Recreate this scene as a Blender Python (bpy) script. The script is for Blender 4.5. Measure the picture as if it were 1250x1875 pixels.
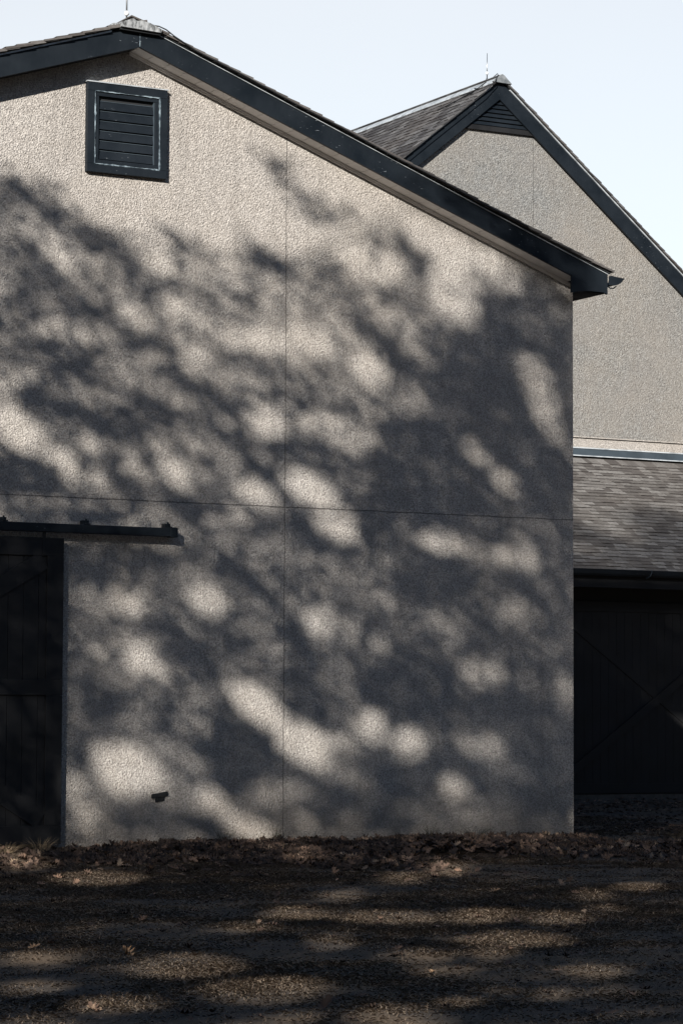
import bpy, math, random
import numpy as np
from mathutils import Vector, Matrix

for o in list(bpy.data.objects):
    bpy.data.objects.remove(o)
scene = bpy.context.scene
COL = scene.collection

# ------------------------------------------------------------------ camera
cam_d = bpy.data.cameras.new('camera')
cam = bpy.data.objects.new('camera', cam_d)
COL.objects.link(cam)
YAW, TILT, ROLL, FPX = 0.49968, 0.074254, 0.0043172, 5209.8
fw = Vector((math.sin(YAW) * math.cos(TILT), math.cos(YAW) * math.cos(TILT), math.sin(TILT)))
r0 = Vector((math.cos(YAW), -math.sin(YAW), 0)); u0 = r0.cross(fw)
rt = r0 * math.cos(ROLL) + u0 * math.sin(ROLL); up = -r0 * math.sin(ROLL) + u0 * math.cos(ROLL)
M = Matrix((rt, up, -fw)).transposed().to_4x4()
M.translation = Vector((-22.574, -34.373, 1.6))
cam.matrix_world = M
cam_d.sensor_fit = 'HORIZONTAL'; cam_d.sensor_width = 36.0
cam_d.lens = FPX / 1250.0 * 36.0
cam_d.clip_start = 0.3; cam_d.clip_end = 3000
scene.camera = cam

# ------------------------------------------------------------------ light
SUN = Vector((0.640, 0.676, -0.366)).normalized()          # direction the sunlight travels
VEIL = 7.65
w = bpy.data.worlds.new('World'); scene.world = w; w.use_nodes = True
nt = w.node_tree; nt.nodes.clear()
sky = nt.nodes.new('ShaderNodeTexSky'); sky.sky_type = 'NISHITA'; sky.sun_disc = False
sky.sun_elevation = math.asin(-SUN.z)
sky.sun_rotation = math.atan2(-SUN.x, -SUN.y)
sky.air_density = 1.0; sky.dust_density = 0.6; sky.ozone_density = 3.0; sky.altitude = 50
bg = nt.nodes.new('ShaderNodeBackground'); bg.inputs[1].default_value = 0.05
ow = nt.nodes.new('ShaderNodeOutputWorld')
# added white veil, shaped to brighten the sky in view but spare the walls
tcw = nt.nodes.new('ShaderNodeTexCoord')
def wn(typ, op=None, *ins):
    n = nt.nodes.new(typ)
    if op: n.operation = op
    for i, v in enumerate(ins):
        if isinstance(v, bpy.types.NodeSocket): nt.links.new(v, n.inputs[i])
        elif v is not None: n.inputs[i].default_value = v
    return n
dotp = wn('ShaderNodeVectorMath', 'DOT_PRODUCT', tcw.outputs['Generated'], (math.sin(0.60), math.cos(0.60), -0.15)).outputs['Value']
cl = wn('ShaderNodeTexNoise', None, tcw.outputs['Generated']); cl.inputs['Scale'].default_value = 2.2; cl.inputs['Detail'].default_value = 5
band = wn('ShaderNodeMapRange', None, dotp, 0.80, 0.92, 0.0, 1.0); band.interpolation_type = 'SMOOTHSTEP'
soft = wn('ShaderNodeMapRange', None, cl.outputs[0], 0.3, 0.7, 0.95, 1.05)
amt = wn('ShaderNodeMath', 'MULTIPLY', band.outputs[0], soft.outputs[0]).outputs[0]
veil = wn('ShaderNodeVectorMath', 'SCALE', (VEIL * 0.98, VEIL * 0.86, VEIL * 0.67)); nt.links.new(amt, veil.inputs['Scale'])
addn = wn('ShaderNodeVectorMath', 'ADD', sky.outputs[0], veil.outputs[0])
nt.links.new(addn.outputs[0], bg.inputs[0]); nt.links.new(bg.outputs[0], ow.inputs[0])
sd = bpy.data.lights.new('sun', 'SUN'); sd.energy = 5.0; sd.angle = math.radians(0.43); sd.color = (1.0, 0.935, 0.84)
so = bpy.data.objects.new('sun', sd); COL.objects.link(so)
so.rotation_euler = SUN.to_track_quat('-Z', 'Y').to_euler(); so.location = (-30, -30, 30)
vs = scene.view_settings
vs.view_transform = 'Standard'; vs.look = 'None'; vs.gamma = 1; vs.use_curve_mapping = False; vs.exposure = 0.74
scene.cycles.max_bounces = 6

# ------------------------------------------------------------------ helpers
class MB:
    def __init__(s): s.v = []; s.f = []
    def quad(s, *p):
        n = len(s.v); s.v += [tuple(q) for q in p]; s.f.append(tuple(range(n, n + len(p))))
    def box(s, x0, x1, y0, y1, z0, z1):
        s.prism([(x0, z0), (x1, z0), (x1, z1), (x0, z1)], y0, y1)
    def prism(s, poly, y0, y1):
        """closed XZ outline pushed from y0 to y1"""
        a = sum(poly[i][0] * poly[(i + 1) % len(poly)][1] - poly[(i + 1) % len(poly)][0] * poly[i][1] for i in range(len(poly)))
        if a < 0: poly = poly[::-1]
        n = len(s.v); k = len(poly)
        s.v += [(x, y0, z) for x, z in poly] + [(x, y1, z) for x, z in poly]
        s.f.append(tuple(range(n, n + k))); s.f.append(tuple(range(n + 2 * k - 1, n + k - 1, -1)))
        for i in range(k):
            j = (i + 1) % k
            s.f.append((n + j, n + i, n + k + i, n + k + j))
    def hexa(s, p):
        """8 points: bottom loop then top loop"""
        n = len(s.v); s.v += [tuple(q) for q in p]
        for f in ((3, 2, 1, 0), (4, 5, 6, 7), (0, 1, 5, 4), (1, 2, 6, 5), (2, 3, 7, 6), (3, 0, 4, 7)):
            s.f.append(tuple(n + i for i in f))
    def tube(s, pts, rad, seg=8):
        pts = [Vector(p) for p in pts]; n0 = len(s.v)
        if not hasattr(rad, '__len__'): rad = [rad] * len(pts)
        for i, p in enumerate(pts):
            d = (pts[min(i + 1, len(pts) - 1)] - pts[max(i - 1, 0)]).normalized()
            a = d.orthogonal().normalized() if i == 0 else (a - d * a.dot(d)).normalized()
            b = d.cross(a)
            for k in range(seg):
                t = 2 * math.pi * k / seg
                s.v.append(tuple(p + (a * math.cos(t) + b * math.sin(t)) * rad[i]))
        for i in range(len(pts) - 1):
            for k in range(seg):
                q = n0 + i * seg; k2 = (k + 1) % seg
                s.f.append((q + k, q + k2, q + seg + k2, q + seg + k))
        s.f.append(tuple(n0 + k for k in range(seg))[::-1])
        s.f.append(tuple(n0 + (len(pts) - 1) * seg + k for k in range(seg)))
    butt_mat = None
    def build(s, name, mat, parent=None, smooth=False, bevel=0):
        me = bpy.data.meshes.new(name); me.from_pydata(s.v, [], s.f); me.update()
        o = bpy.data.objects.new(name, me); COL.objects.link(o)
        me.materials.append(mat)
        if s.butt_mat:
            me.materials.append(s.butt_mat); ix = np.zeros(len(s.f), dtype=np.int32); ix[2::6] = 1
            me.polygons.foreach_set('material_index', ix)
        if smooth:
            me.polygons.foreach_set('use_smooth', [True] * len(me.polygons))
        if bevel:
            m = o.modifiers.new('bevel', 'BEVEL'); m.width = bevel; m.segments = 2; m.limit_method = 'ANGLE'
        if parent: o.parent = parent
        return o

def np_mesh(name, V, F, mat, parent=None, smooth=False):
    """V (n,3), F (m,k) arrays of one face size"""
    me = bpy.data.meshes.new(name); k = F.shape[1]
    me.vertices.add(len(V)); me.vertices.foreach_set('co', V.astype(np.float32).ravel())
    me.loops.add(F.size); me.loops.foreach_set('vertex_index', F.astype(np.int32).ravel())
    me.polygons.add(len(F)); me.polygons.foreach_set('loop_start', np.arange(0, F.size, k, dtype=np.int32))
    me.polygons.foreach_set('loop_total', np.full(len(F), k, dtype=np.int32))
    if smooth: me.polygons.foreach_set('use_smooth', np.ones(len(F), dtype=bool))
    me.update(calc_edges=True); me.validate()
    o = bpy.data.objects.new(name, me); COL.objects.link(o); me.materials.append(mat)
    if parent: o.parent = parent
    return o

def tag(o, label=None, cat=None, group=None, kind=None):
    if label: o['label'] = label
    if cat: o['category'] = cat
    if group: o['group'] = group
    if kind: o['kind'] = kind
    return o

def empty(name, label, cat, group=None):
    o = bpy.data.objects.new(name, None); COL.objects.link(o); o.empty_display_size = 0.3
    return tag(o, label, cat, group)

# ------------------------------------------------------------------ materials
class Mat:
    def __init__(s, name, rough=0.8, spec=0.3, metal=0.0):
        s.m = bpy.data.materials.new(name); s.m.use_nodes = True
        s.t = s.m.node_tree; s.n = s.t.nodes; s.l = s.t.links
        s.b = s.n['Principled BSDF']
        s.b.inputs['Roughness'].default_value = rough
        s.b.inputs['Specular IOR Level'].default_value = spec
        s.b.inputs['Metallic'].default_value = metal
        s.tc = s.n.new('ShaderNodeTexCoord')
    def node(s, typ, ins=None, **kw):
        n = s.n.new(typ)
        for k, v in kw.items(): setattr(n, k, v)
        for k, v in (ins or {}).items():
            if isinstance(v, bpy.types.NodeSocket): s.l.new(v, n.inputs[k])
            else: n.inputs[k].default_value = v
        return n
    def scaled(s, sc):
        return s.node('ShaderNodeVectorMath', {0: s.tc.outputs['Object'], 1: sc}, operation='MULTIPLY').outputs[0]
    def noise(s, scale, detail=3, rough=0.5, vec=None):
        return s.node('ShaderNodeTexNoise', {'Vector': vec or s.tc.outputs['Object'], 'Scale': scale, 'Detail': detail, 'Roughness': rough}).outputs[0]
    def voro(s, scale, vec=None, feature='F1', out='Distance'):
        return s.node('ShaderNodeTexVoronoi', {'Vector': vec or s.tc.outputs['Object'], 'Scale': scale}, feature=feature).outputs[out]
    def ramp(s, fac, stops):
        r = s.n.new('ShaderNodeValToRGB'); s.l.new(fac, r.inputs[0]); e = r.color_ramp.elements
        while len(e) < len(stops): e.new(0.5)
        for i, (p, c) in enumerate(stops):
            e[i].position = p; e[i].color = (*(c if hasattr(c, '__len__') else (c, c, c)), 1)
        return r.outputs[0]
    def mix(s, fac, a, b, mode='MIX'):
        n = s.n.new('ShaderNodeMix'); n.data_type = 'RGBA'; n.blend_type = mode
        for k, v in ((0, fac), (6, a), (7, b)):
            if isinstance(v, bpy.types.NodeSocket): s.l.new(v, n.inputs[k])
            else: n.inputs[k].default_value = (*v, 1) if hasattr(v, '__len__') else v
        return n.outputs[2]
    def math(s, op, a, b=0.0, clamp=False):
        return s.node('ShaderNodeMath', {0: a, 1: b}, operation=op, use_clamp=clamp).outputs[0]
    def bump(s, h, dist, strength=1.0, normal=None):
        n = s.node('ShaderNodeBump', {'Height': h, 'Distance': dist, 'Strength': strength})
        if normal: s.l.new(normal, n.inputs['Normal'])
        return n.outputs[0]
    def set(s, col=None, nrm=None, rough=None):
        if col is not None:
            if isinstance(col, bpy.types.NodeSocket): s.l.new(col, s.b.inputs['Base Color'])
            else: s.b.inputs['Base Color'].default_value = (*col, 1)
        if nrm is not None: s.l.new(nrm, s.b.inputs['Normal'])
        if rough is not None: s.l.new(rough, s.b.inputs['Roughness'])
        return s.m

def stucco(name, base, dark, light, cell, speck, joints):
    """rough-cast pebble render; joints = list of (axis, position)"""
    k = Mat(name, 0.93, 0.15)
    warp = k.noise(7, 2)
    vec = k.node('ShaderNodeVectorMath', {0: k.tc.outputs['Object'], 1: k.node('ShaderNodeVectorMath', {0: (0.03, 0.03, 0.03), 1: warp}, operation='MULTIPLY').outputs[0]}, operation='ADD').outputs[0]
    n1 = k.noise(cell, 2.5, 0.6, vec); n2 = k.noise(cell * 2.3, 2, 0.6, vec)
    v = k.voro(cell * 0.9, vec)
    vc = k.voro(cell * 1.3, vec, out='Color')
    big = k.noise(0.55, 4, 0.55); mid = k.noise(3.0, 3, 0.6)
    col = k.ramp(vc, [(0.15, dark), (0.5, base), (0.85, light)])
    col = k.mix(k.ramp(n1, [(0.30, 0.75), (0.52, 0.0)]), col, tuple(c * 0.35 for c in dark))       # darker in the pits
    col = k.mix(k.ramp(n2, [(1 - speck, 0), (min(1 - speck + 0.08, 1), 0.7)]), col, (0.74, 0.71, 0.66))   # pale stones
    col = k.mix(k.math('MULTIPLY', k.ramp(big, [(0.35, 0), (0.7, 1)]), 0.22 if joints[0][1] < 0 else 0.4), col, (0.27, 0.25, 0.235))
    col = k.mix(k.math('MULTIPLY', k.ramp(mid, [(0.4, 0), (0.75, 1)]), 0.14), col, (0.33, 0.29, 0.24))
    streak = k.noise(1.0, 4, 0.6, k.scaled((5.0, 5.0, 0.35)))
    col = k.mix(k.math('MULTIPLY', k.ramp(streak, [(0.48, 0), (0.75, 1)]), 0.34), col, (0.2, 0.19, 0.18))
    sz = k.node('ShaderNodeSeparateXYZ', {0: k.tc.outputs['Object']}).outputs[2]
    low = k.node('ShaderNodeMapRange', {0: k.math('ADD', sz, k.math('MULTIPLY', k.noise(2.5, 4), -0.9)), 1: 0.45, 2: -0.45, 3: 0.0, 4: 0.55}).outputs[0]
    col = k.mix(low, col, (0.16, 0.135, 0.11))                                   # soil splashed up the foot of the wall
    tone = k.noise(0.25, 3, 0.5, k.scaled((1.0, 1.0, 0.7)))
    col = k.mix(k.math('MULTIPLY', k.ramp(tone, [(0.42, 0), (0.62, 1)]), 0.16), col, (0.40, 0.34, 0.27))
    h = k.math('ADD', k.math('MULTIPLY', n1, 1.0), k.math('MULTIPLY', n2, 0.35))
    h = k.math('SUBTRACT', h, k.math('MULTIPLY', v, 0.5))
    if joints:
        sep = k.node('ShaderNodeSeparateXYZ', {0: k.tc.outputs['Object']})
        wob = k.math('MULTIPLY', k.math('SUBTRACT', k.noise(2.2, 3), 0.5), 0.03)
        mask = None
        for ax, pos, wd in joints:
            d = k.math('ABSOLUTE', k.math('SUBTRACT', k.math('ADD', sep.outputs[ax], wob), pos))
            mr = k.node('ShaderNodeMapRange', {0: d, 1: wd, 2: wd * 1.8, 3: 1.0, 4: 0.0}).outputs[0]
            mask = mr if mask is None else k.math('MAXIMUM', mask, mr)
        col = k.mix(k.math('MULTIPLY', mask, 0.6), col, (0.05, 0.047, 0.045))
        h = k.math('SUBTRACT', h, k.math('MULTIPLY', mask, 1.2))
    return k.set(col, k.bump(h, 0.024, 1.0))

M_WALL = stucco('stucco_front', (0.485, 0.462, 0.445), (0.345, 0.325, 0.31), (0.61, 0.585, 0.56), 50, 0.33, [(0, -4.69, 0.0038), (2, 4.545, 0.004)])
M_WALL2 = stucco('stucco_rear', (0.198, 0.207, 0.212), (0.130, 0.135, 0.139), (0.305, 0.316, 0.32), 36, 0.40, [(0, 10.79, 0.003)])

def paint(name, col, chips=0.5, rough=0.45, plank=None):
    k = Mat(name, rough, 0.22)
    n = k.noise(2.0, 5, 0.6); c = k.mix(k.ramp(n, [(0.3, 0), (0.7, 1)]), col, tuple(x * 1.6 + 0.001 for x in col))
    if chips:
        zone = k.ramp(k.noise(0.9, 3), [(0.54, 0), (0.62, 1)])
        fl = k.ramp(k.noise(30, 4, 0.65, k.scaled((0.45, 0.5, 1.6))), [(0.685 - 0.02 * chips, 0), (0.70, 1)])
        c = k.mix(k.math('MULTIPLY', zone, fl), c, (0.24, 0.27, 0.30))
    g = k.noise(18, 4, 0.6, k.scaled((1, 1, 0.12)))
    return k.set(c, k.bump(g, 0.004, 0.5), k.ramp(n, [(0.2, rough - 0.1), (0.8, rough + 0.25)]))
M_PAINT = paint('dark_navy_paint', (0.0055, 0.0085, 0.0125), 1.0, 0.5)
M_PAINT_D = paint('black_door_paint', (0.011, 0.0115, 0.013), 0.0, 0.55)
M_TRIM = paint('blue_grey_trim', (0.033, 0.045, 0.057), 1.6, 0.5)
k = Mat('soffit_paint', 0.7, 0.3); M_SOFFIT = k.set(k.ramp(k.noise(3, 4), [(0.3, (0.68, 0.66, 0.64)), (0.7, (0.80, 0.78, 0.76))]))
k = Mat('drip_edge_metal', 0.5, 0.5, 0.25); M_DRIP = k.set(k.ramp(k.noise(5, 5), [(0.35, (0.30, 0.33, 0.36)), (0.6, (0.55, 0.60, 0.65))]), k.bump(k.noise(30, 3), 0.004))
k = Mat('caulk', 0.6, 0.3); M_CAULK = k.set(k.ramp(k.noise(12, 4), [(0.42, (0.05, 0.07, 0.09)), (0.62, (0.26, 0.33, 0.38))]))
k = Mat('weathered_cap', 0.8, 0.3)
M_CAP = k.set(k.ramp(k.noise(22, 5, 0.7, k.scaled((1, 1, 0.4))), [(0.38, (0.07, 0.075, 0.08)), (0.5, (0.24, 0.255, 0.27)), (0.7, (0.42, 0.44, 0.46))]), k.bump(k.noise(40, 4), 0.006))
k = Mat('steel', 0.35, 0.5, 0.9); M_STEEL = k.set((0.33, 0.35, 0.37))
k = Mat('glass_ball', 0.15, 0.6); M_BALL = k.set((0.85, 0.87, 0.9))
k = Mat('black_cable', 0.6, 0.3); M_CABLE = k.set((0.02, 0.022, 0.025))
k = Mat('concrete', 0.9, 0.2); M_CONC = k.set(k.ramp(k.noise(6, 6, 0.6), [(0.3, (0.05, 0.048, 0.046)), (0.7, (0.10, 0.096, 0.092))]), k.bump(k.noise(40, 4), 0.006))

def shingle_mat(name, stops):
    k = Mat(name, 0.85, 0.25)
    g = k.n.new('ShaderNodeNewGeometry')
    c = k.ramp(g.outputs['Random Per Island'], stops)
    gr = k.noise(30, 4, 0.65, k.scaled((0.6, 0.6, 2.0)))
    c = k.mix(k.ramp(gr, [(0.35, 0.5), (0.65, 0.0)]), c, (0.03, 0.028, 0.028))
    c = k.mix(k.ramp(k.noise(0.7, 3), [(0.45, 0.0), (0.75, 0.35)]), c, (0.10, 0.085, 0.075))
    return k.set(c, k.bump(gr, 0.006))
k = Mat('shingle_butt', 0.95, 0.05); M_BUTT = k.set(k.ramp(k.noise(20, 4), [(0.35, (0.012, 0.011, 0.011)), (0.7, (0.05, 0.045, 0.042))]))
M_SH = shingle_mat('shingles_front', [(0.0, (0.05, 0.045, 0.045)), (0.5, (0.10, 0.095, 0.095)), (1.0, (0.17, 0.165, 0.165))])
M_SH2 = shingle_mat('shingles_rear', [(0.0, (0.036, 0.035, 0.038)), (0.5, (0.078, 0.078, 0.083)), (1.0, (0.155, 0.157, 0.163))])
M_SH3 = shingle_mat('shingles_lean_to', [(0.0, (0.088, 0.081, 0.078)), (0.5, (0.148, 0.140, 0.134)), (1.0, (0.235, 0.228, 0.222))])

def smooth_noise(seed, n=64):
    r = np.random.RandomState(seed).rand(n, n)
    def f(x, y, s):
        x = np.asarray(x, float) / s; y = np.asarray(y, float) / s
        i = np.floor(x).astype(int); j = np.floor(y).astype(int); u = x - i; v = y - j
        u = u * u * (3 - 2 * u); v = v * v * (3 - 2 * v)
        a = r[i % n, j % n]; b = r[(i + 1) % n, j % n]; c = r[i % n, (j + 1) % n]; d = r[(i + 1) % n, (j + 1) % n]
        return (a * (1 - u) + b * u) * (1 - v) + (c * (1 - u) + d * u) * v
    return f
NZ = smooth_noise(3)

# ------------------------------------------------------------------ ground
def ground_z(x, y):
    x = np.asarray(x, float); y = np.asarray(y, float)
    fall = np.clip(-y / 1.3 + 0.12, 0, 1); fall = fall * fall * (3 - 2 * fall)
    fall = np.where(x > 0.2, np.clip(1.0, 0, 1) * np.clip((13.5 - y) / 6.0, 0, 1), fall)
    near = np.exp(-((x + 5) ** 2 + (y + 5) ** 2) / 900.0)
    z = -0.17 * fall + (NZ(x, y, 3.1) - 0.5) * 0.05 * near + (NZ(x + 9, y, 0.9) - 0.5) * 0.03 * near
    return z
def axis(lo, hi, a, b, step):
    core = list(np.arange(a, b + 1e-6, step)); out = core[:]
    d = step; p = a
    while p > lo: d *= 1.35; p -= d; out.insert(0, p)
    d = step; p = b
    while p < hi: d *= 1.35; p += d; out.append(p)
    return np.array(out)
gx = axis(-900, 900, -20, 12, 0.16); gy = axis(-600, 900, -25, 15, 0.16)
GX, GY = np.meshgrid(gx, gy, indexing='ij')
V = np.stack([GX.ravel(), GY.ravel(), ground_z(GX, GY).ravel()], 1)
a = np.arange(len(gx) - 1)[:, None] * len(gy) + np.arange(len(gy) - 1)[None, :]
F = np.stack([a, a + len(gy), a + len(gy) + 1, a + 1], -1).reshape(-1, 4)
k = Mat('dirt', 0.95, 0.1)
soil = k.ramp(k.noise(9, 6, 0.65), [(0.3, (0.055, 0.047, 0.041)), (0.55, (0.105, 0.09, 0.078)), (0.75, (0.165, 0.146, 0.13))])
thatch = k.ramp(k.noise(34, 5, 0.7, k.scaled((1.0, 1.6, 1))), [(0.35, (0.055, 0.042, 0.032)), (0.6, (0.19, 0.145, 0.105)), (0.8, (0.33, 0.255, 0.185))])
patch = k.ramp(k.noise(0.9, 5, 0.6), [(0.42, 1), (0.58, 0)])
soil = k.mix(k.ramp(k.voro(28), [(0.10, 0.8), (0.22, 0.0)]), soil, (0.26, 0.235, 0.21))
soil = k.mix(k.ramp(k.noise(70, 4, 0.7), [(0.42, 0.4), (0.56, 0.0)]), soil, (0.05, 0.04, 0.034))
c = k.mix(patch, soil, thatch)
M_DIRT = k.set(c, k.bump(k.noise(45, 6, 0.75), 0.015, 1.0))
tag(np_mesh('ground', V, F, M_DIRT, smooth=True), kind='structure')

# ------------------------------------------------------------------ shingle roof builder
def shingle_roof(origin, along, upv, nrm, rows, expo, length, butt, wmin, wmax, seed, jitter=0.012):
    """rows of individually cut shingles; origin = lower front corner of the deck"""
    rnd = random.Random(seed); mb = MB(); O = Vector(origin); A = Vector(along); U = Vector(upv); N = Vector(nrm)
    for r in range(rows):
        s = -rnd.uniform(0, 0.02)
        lift = 0
        while s < length:
            wd = rnd.uniform(wmin, wmax); e = min(s + wd, length + rnd.uniform(0, 0.02))
            lo = r * expo + rnd.uniform(-jitter, jitter * 0.4); hi = (r + 2.1) * expo
            b = butt * rnd.uniform(0.75, 1.25); g = 0.0025
            if rnd.random() < 0.03: lo -= expo * 0.22
            p = []
            for (aa, uu, nn) in ((s + g, lo, 0.0), (e - g, lo, 0.0), (e - g, hi, -butt * 0.8), (s + g, hi, -butt * 0.8),
                                 (s + g, lo, b), (e - g, lo, b), (e - g, hi, 0.0), (s + g, hi, 0.0)):
                p.append(O + A * aa + U * uu + N * (nn + butt * 0.9))
            mb.hexa(p); s = e
    mb.butt_mat = M_BUTT
    return mb

# ================================================================== FRONT BARN
barn = empty('barn', 'large barn in front with beige pebble-dash wall dappled by tree shadows and dark rake boards', 'barn')
AX, AZ = -7.083, 10.602                    # gable apex of the wall
SR, SL = 0.3687, 0.318                     # right and left pitches
LX = -14.2
def zr(x): return AZ - SR * (x - AX)
def zl(x): return AZ - SL * (AX - x)
D1 = 9.0
mb = MB()
mb.prism([(LX, -0.6), (0, -0.6), (0, zr(0) + 0.0), (AX, AZ), (LX, zl(LX))], 0.0, D1)
wall = mb.build('wall', M_WALL, barn)
FY = -0.35
FH = 0.285                                  # rake board height (vertical)
BZ = -0.035                                 # rake board foot below wall top line
for side in (1, -1):
    mb = MB()
    if side == 1:
        xe = 0.372
        mb.prism([(AX, AZ + BZ), (xe, zr(xe) + BZ), (xe, zr(xe) + BZ + FH), (AX, AZ + BZ + FH)], FY, FY + 0.04)
    else:
        xe = LX - 0.37
        mb.prism([(AX - 0.004, AZ + BZ), (xe, zl(xe) + BZ), (xe, zl(xe) + BZ + FH), (AX - 0.004, AZ + BZ + FH)], FY, FY + 0.04)
    mb.build('rake_board', M_PAINT, barn)
    # metal drip edge along the top of the board
    mb = MB(); f = zr if side == 1 else zl
    x0 = AX + 0.26 if side == 1 else AX - 0.42
    th = 0.010 if side == 1 else 0.04
    z0 = BZ + FH
    mb.prism([(x0, f(x0) + z0 + 0.002), (xe, f(xe) + z0 + 0.002), (xe, f(xe) + z0 + th), (x0, f(x0) + z0 + th)], FY - 0.02, FY + 0.03)
    mb.build('drip_edge', M_DRIP, barn)
# pale seam where the two boards meet
mb = MB(); mb.box(AX - 0.006, AX + 0.003, FY - 0.0015, FY + 0.01, AZ + BZ + 0.01, AZ + BZ + 0.27)
mb.build('board_seam', M_CAULK, barn)
# soffit planks and wall moulding
for side in (1, -1):
    mb = MB(); f = zr if side == 1 else zl
    xs = AX; 
    xend = -0.12 if side == 1 else LX + 0.12
    st = 0.235 * side
    while (xend - xs) * side > 0.01:
        x2 = xs + st
        if (x2 - xend) * side > 0: x2 = xend
        g = 0.009 * side
        mb.prism([(xs + g, f(xs + g) + BZ + 0.012), (x2, f(x2) + BZ + 0.012), (x2, f(x2) + BZ + 0.03), (xs + g, f(xs + g) + BZ + 0.03)], FY + 0.042, -0.004)
        xs = x2
    mb.build('soffit', M_SOFFIT if side == 1 else M_PAINT, barn)  # left soffit coloured dark to take out its lit strip
    if side == -1: continue
    mb = MB()
    xw = -0.02 if side == 1 else LX + 0.02
    mb.prism([(AX, AZ + BZ - 0.035), (xw, f(xw) + BZ - 0.035), (xw, f(xw) + BZ + 0.01), (AX, AZ + BZ + 0.01)], -0.028, -0.003)
    mb.prism([(AX, AZ + BZ - 0.016), (xw, f(xw) + BZ - 0.016), (xw, f(xw) + BZ + 0.009), (AX, AZ + BZ + 0.009)], -0.045, -0.029)
    mb.build('frieze_moulding', M_SOFFIT, barn)
# boxed eave returns (closing panel in front, run along the side wall)
for side in (1, -1):
    def mx(x): return x if side == 1 else LX - x
    f = zr if side == 1 else zl
    d0 = f(mx(0.372)) - zr(0.372)
    mb = MB()
    pts = [(-0.245, 7.80), (-0.12, 7.828), (0.0, 7.842), (0.10, 7.846), (0.22, 7.838), (0.37, 7.842), (0.37, zr(0.37) + BZ - 0.0008), (-0.245, zr(-0.245) + BZ - 0.0008)]
    mb.prism([(mx(x), z + d0 * (1 if z < 7.9 else 0) if side == -1 and z < 7.9 else (z if side == 1 else f(mx(x)) + BZ - 0.003)) for x, z in pts], FY + 0.0002, FY + 0.04)
    mb.build('eave_return', M_PAINT, barn)
    mb = MB(); xa, xb = sorted((mx(0.003), mx(0.366)))
    mb.box(xa, xb, FY + 0.044, D1 + 0.3, 7.835 + d0, 7.86 + d0)
    xa, xb = sorted((mx(0.335), mx(0.366)))
    mb.box(xa, xb, FY + 0.044, D1 + 0.3, 7.863 + d0, 8.04 + d0)
    mb.build('eave_box', M_PAINT, barn)
    # ogee gutter with a closed end
    mb = MB(); gp = [(0.374, 8.080), (0.42, 8.092), (0.46, 8.084), (0.640, 8.066), (0.642, 8.054), (0.620, 8.045), (0.600, 8.015), (0.57, 7.988), (0.52, 7.966), (0.45, 7.952), (0.374, 7.950)]
    gp = [(mx(x), z + d0) for x, z in gp]
    mb.prism(gp, FY - 0.04, FY - 0.025)
    ins = gp[3:]
    for i in range(len(ins) - 1):
        (xa, za), (xb, zb) = ins[i], ins[i + 1]
        mb.quad((xa, FY - 0.024, za), (xb, FY - 0.024, zb), (xb, D1 + 0.3, zb), (xa, D1 + 0.3, za))
    gt = mb.build('gutter', M_PAINT, barn)
    mb = MB(); mb.tube([(mx(0.38), FY + 0.02, 7.945 + d0), (mx(0.43), FY + 0.02, 7.915 + d0), (mx(0.49), FY + 0.02, 7.918 + d0), (mx(0.535), FY + 0.02, 7.955 + d0)], 0.009, 6)
    mb.build('gutter_strap', M_PAINT, gt)
# roof deck + shingles
DK = BZ + FH
cr = math.cos(math.atan(SR)); sr_ = math.sin(math.atan(SR)); cl = math.cos(math.atan(SL)); sl_ = math.sin(math.atan(SL))
mb = MB()
mb.prism([(AX, AZ + DK + 0.024), (0.40, zr(0.40) + DK + 0.024), (0.40, zr(0.40) + DK + 0.045), (AX, AZ + DK + 0.045), (LX - 0.40, zl(LX - 0.40) + DK + 0.045), (LX - 0.40, zl(LX - 0.40) + DK + 0.052 - 0.028), (AX - 0.001, AZ + DK + 0.024)], FY - 0.03, D1 + 0.35)
roof = mb.build('roof', M_CABLE, barn)
n_r = int((0.43 - AX) / cr / 0.19) + 1
shingle_roof((0.43, FY - 0.07, zr(0.43) + DK + 0.03), (0, 1, 0), (-cr, 0, sr_), (sr_, 0, cr), n_r - 1, 0.19, D1 + 0.75, 0.026, 0.12, 0.30, 5).build('shingles', M_SH, roof)
n_l = int((AX - LX + 0.43) / cl / 0.19)
shingle_roof((LX - 0.43, FY - 0.07, zl(LX - 0.43) + DK + 0.03), (0, 1, 0), (cl, 0, sl_), (-sl_, 0, cl), n_l, 0.19, D1 + 0.75, 0.030, 0.12, 0.30, 6).build('shingles', M_SH, roof)
# weathered ridge cap, end seen over the apex
mb = MB()
cap = [(-7.404, 10.790), (-6.823, 10.772), (-6.812, 10.815), (-6.90, 10.850), (-6.984, 10.884), (-7.04, 10.892), (-7.112, 10.905), (-7.15, 10.893), (-7.183, 10.889), (-7.225, 10.917), (-7.262, 10.910), (-7.294, 10.893), (-7.35, 10.872), (-7.398, 10.853)]
mb.prism(cap, FY - 0.11, FY - 0.03)
rn = random.Random(4)
cap2 = [(x + rn.uniform(-.006, .006) - 0.03, z - 0.004 if i > 1 else z + 0.01) for i, (x, z) in enumerate(cap)]
mb.prism(cap2, FY - 0.027, D1 + 0.3)
mb.prism([(-7.52, 10.795), (-7.40, 10.80), (-7.39, 10.868), (-7.45, 10.865)], FY + 0.05, FY + 0.9)
mb.build('ridge_cap', M_CAP, roof)
# dark strip between cap and boards
mb = MB(); mb.prism([(-7.40, 10.760), (-6.82, 10.745), (-6.80, 10.770), (-7.40, 10.787)], FY - 0.07, FY - 0.001)
mb.build('cap_underlay', M_CABLE, roof)

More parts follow.
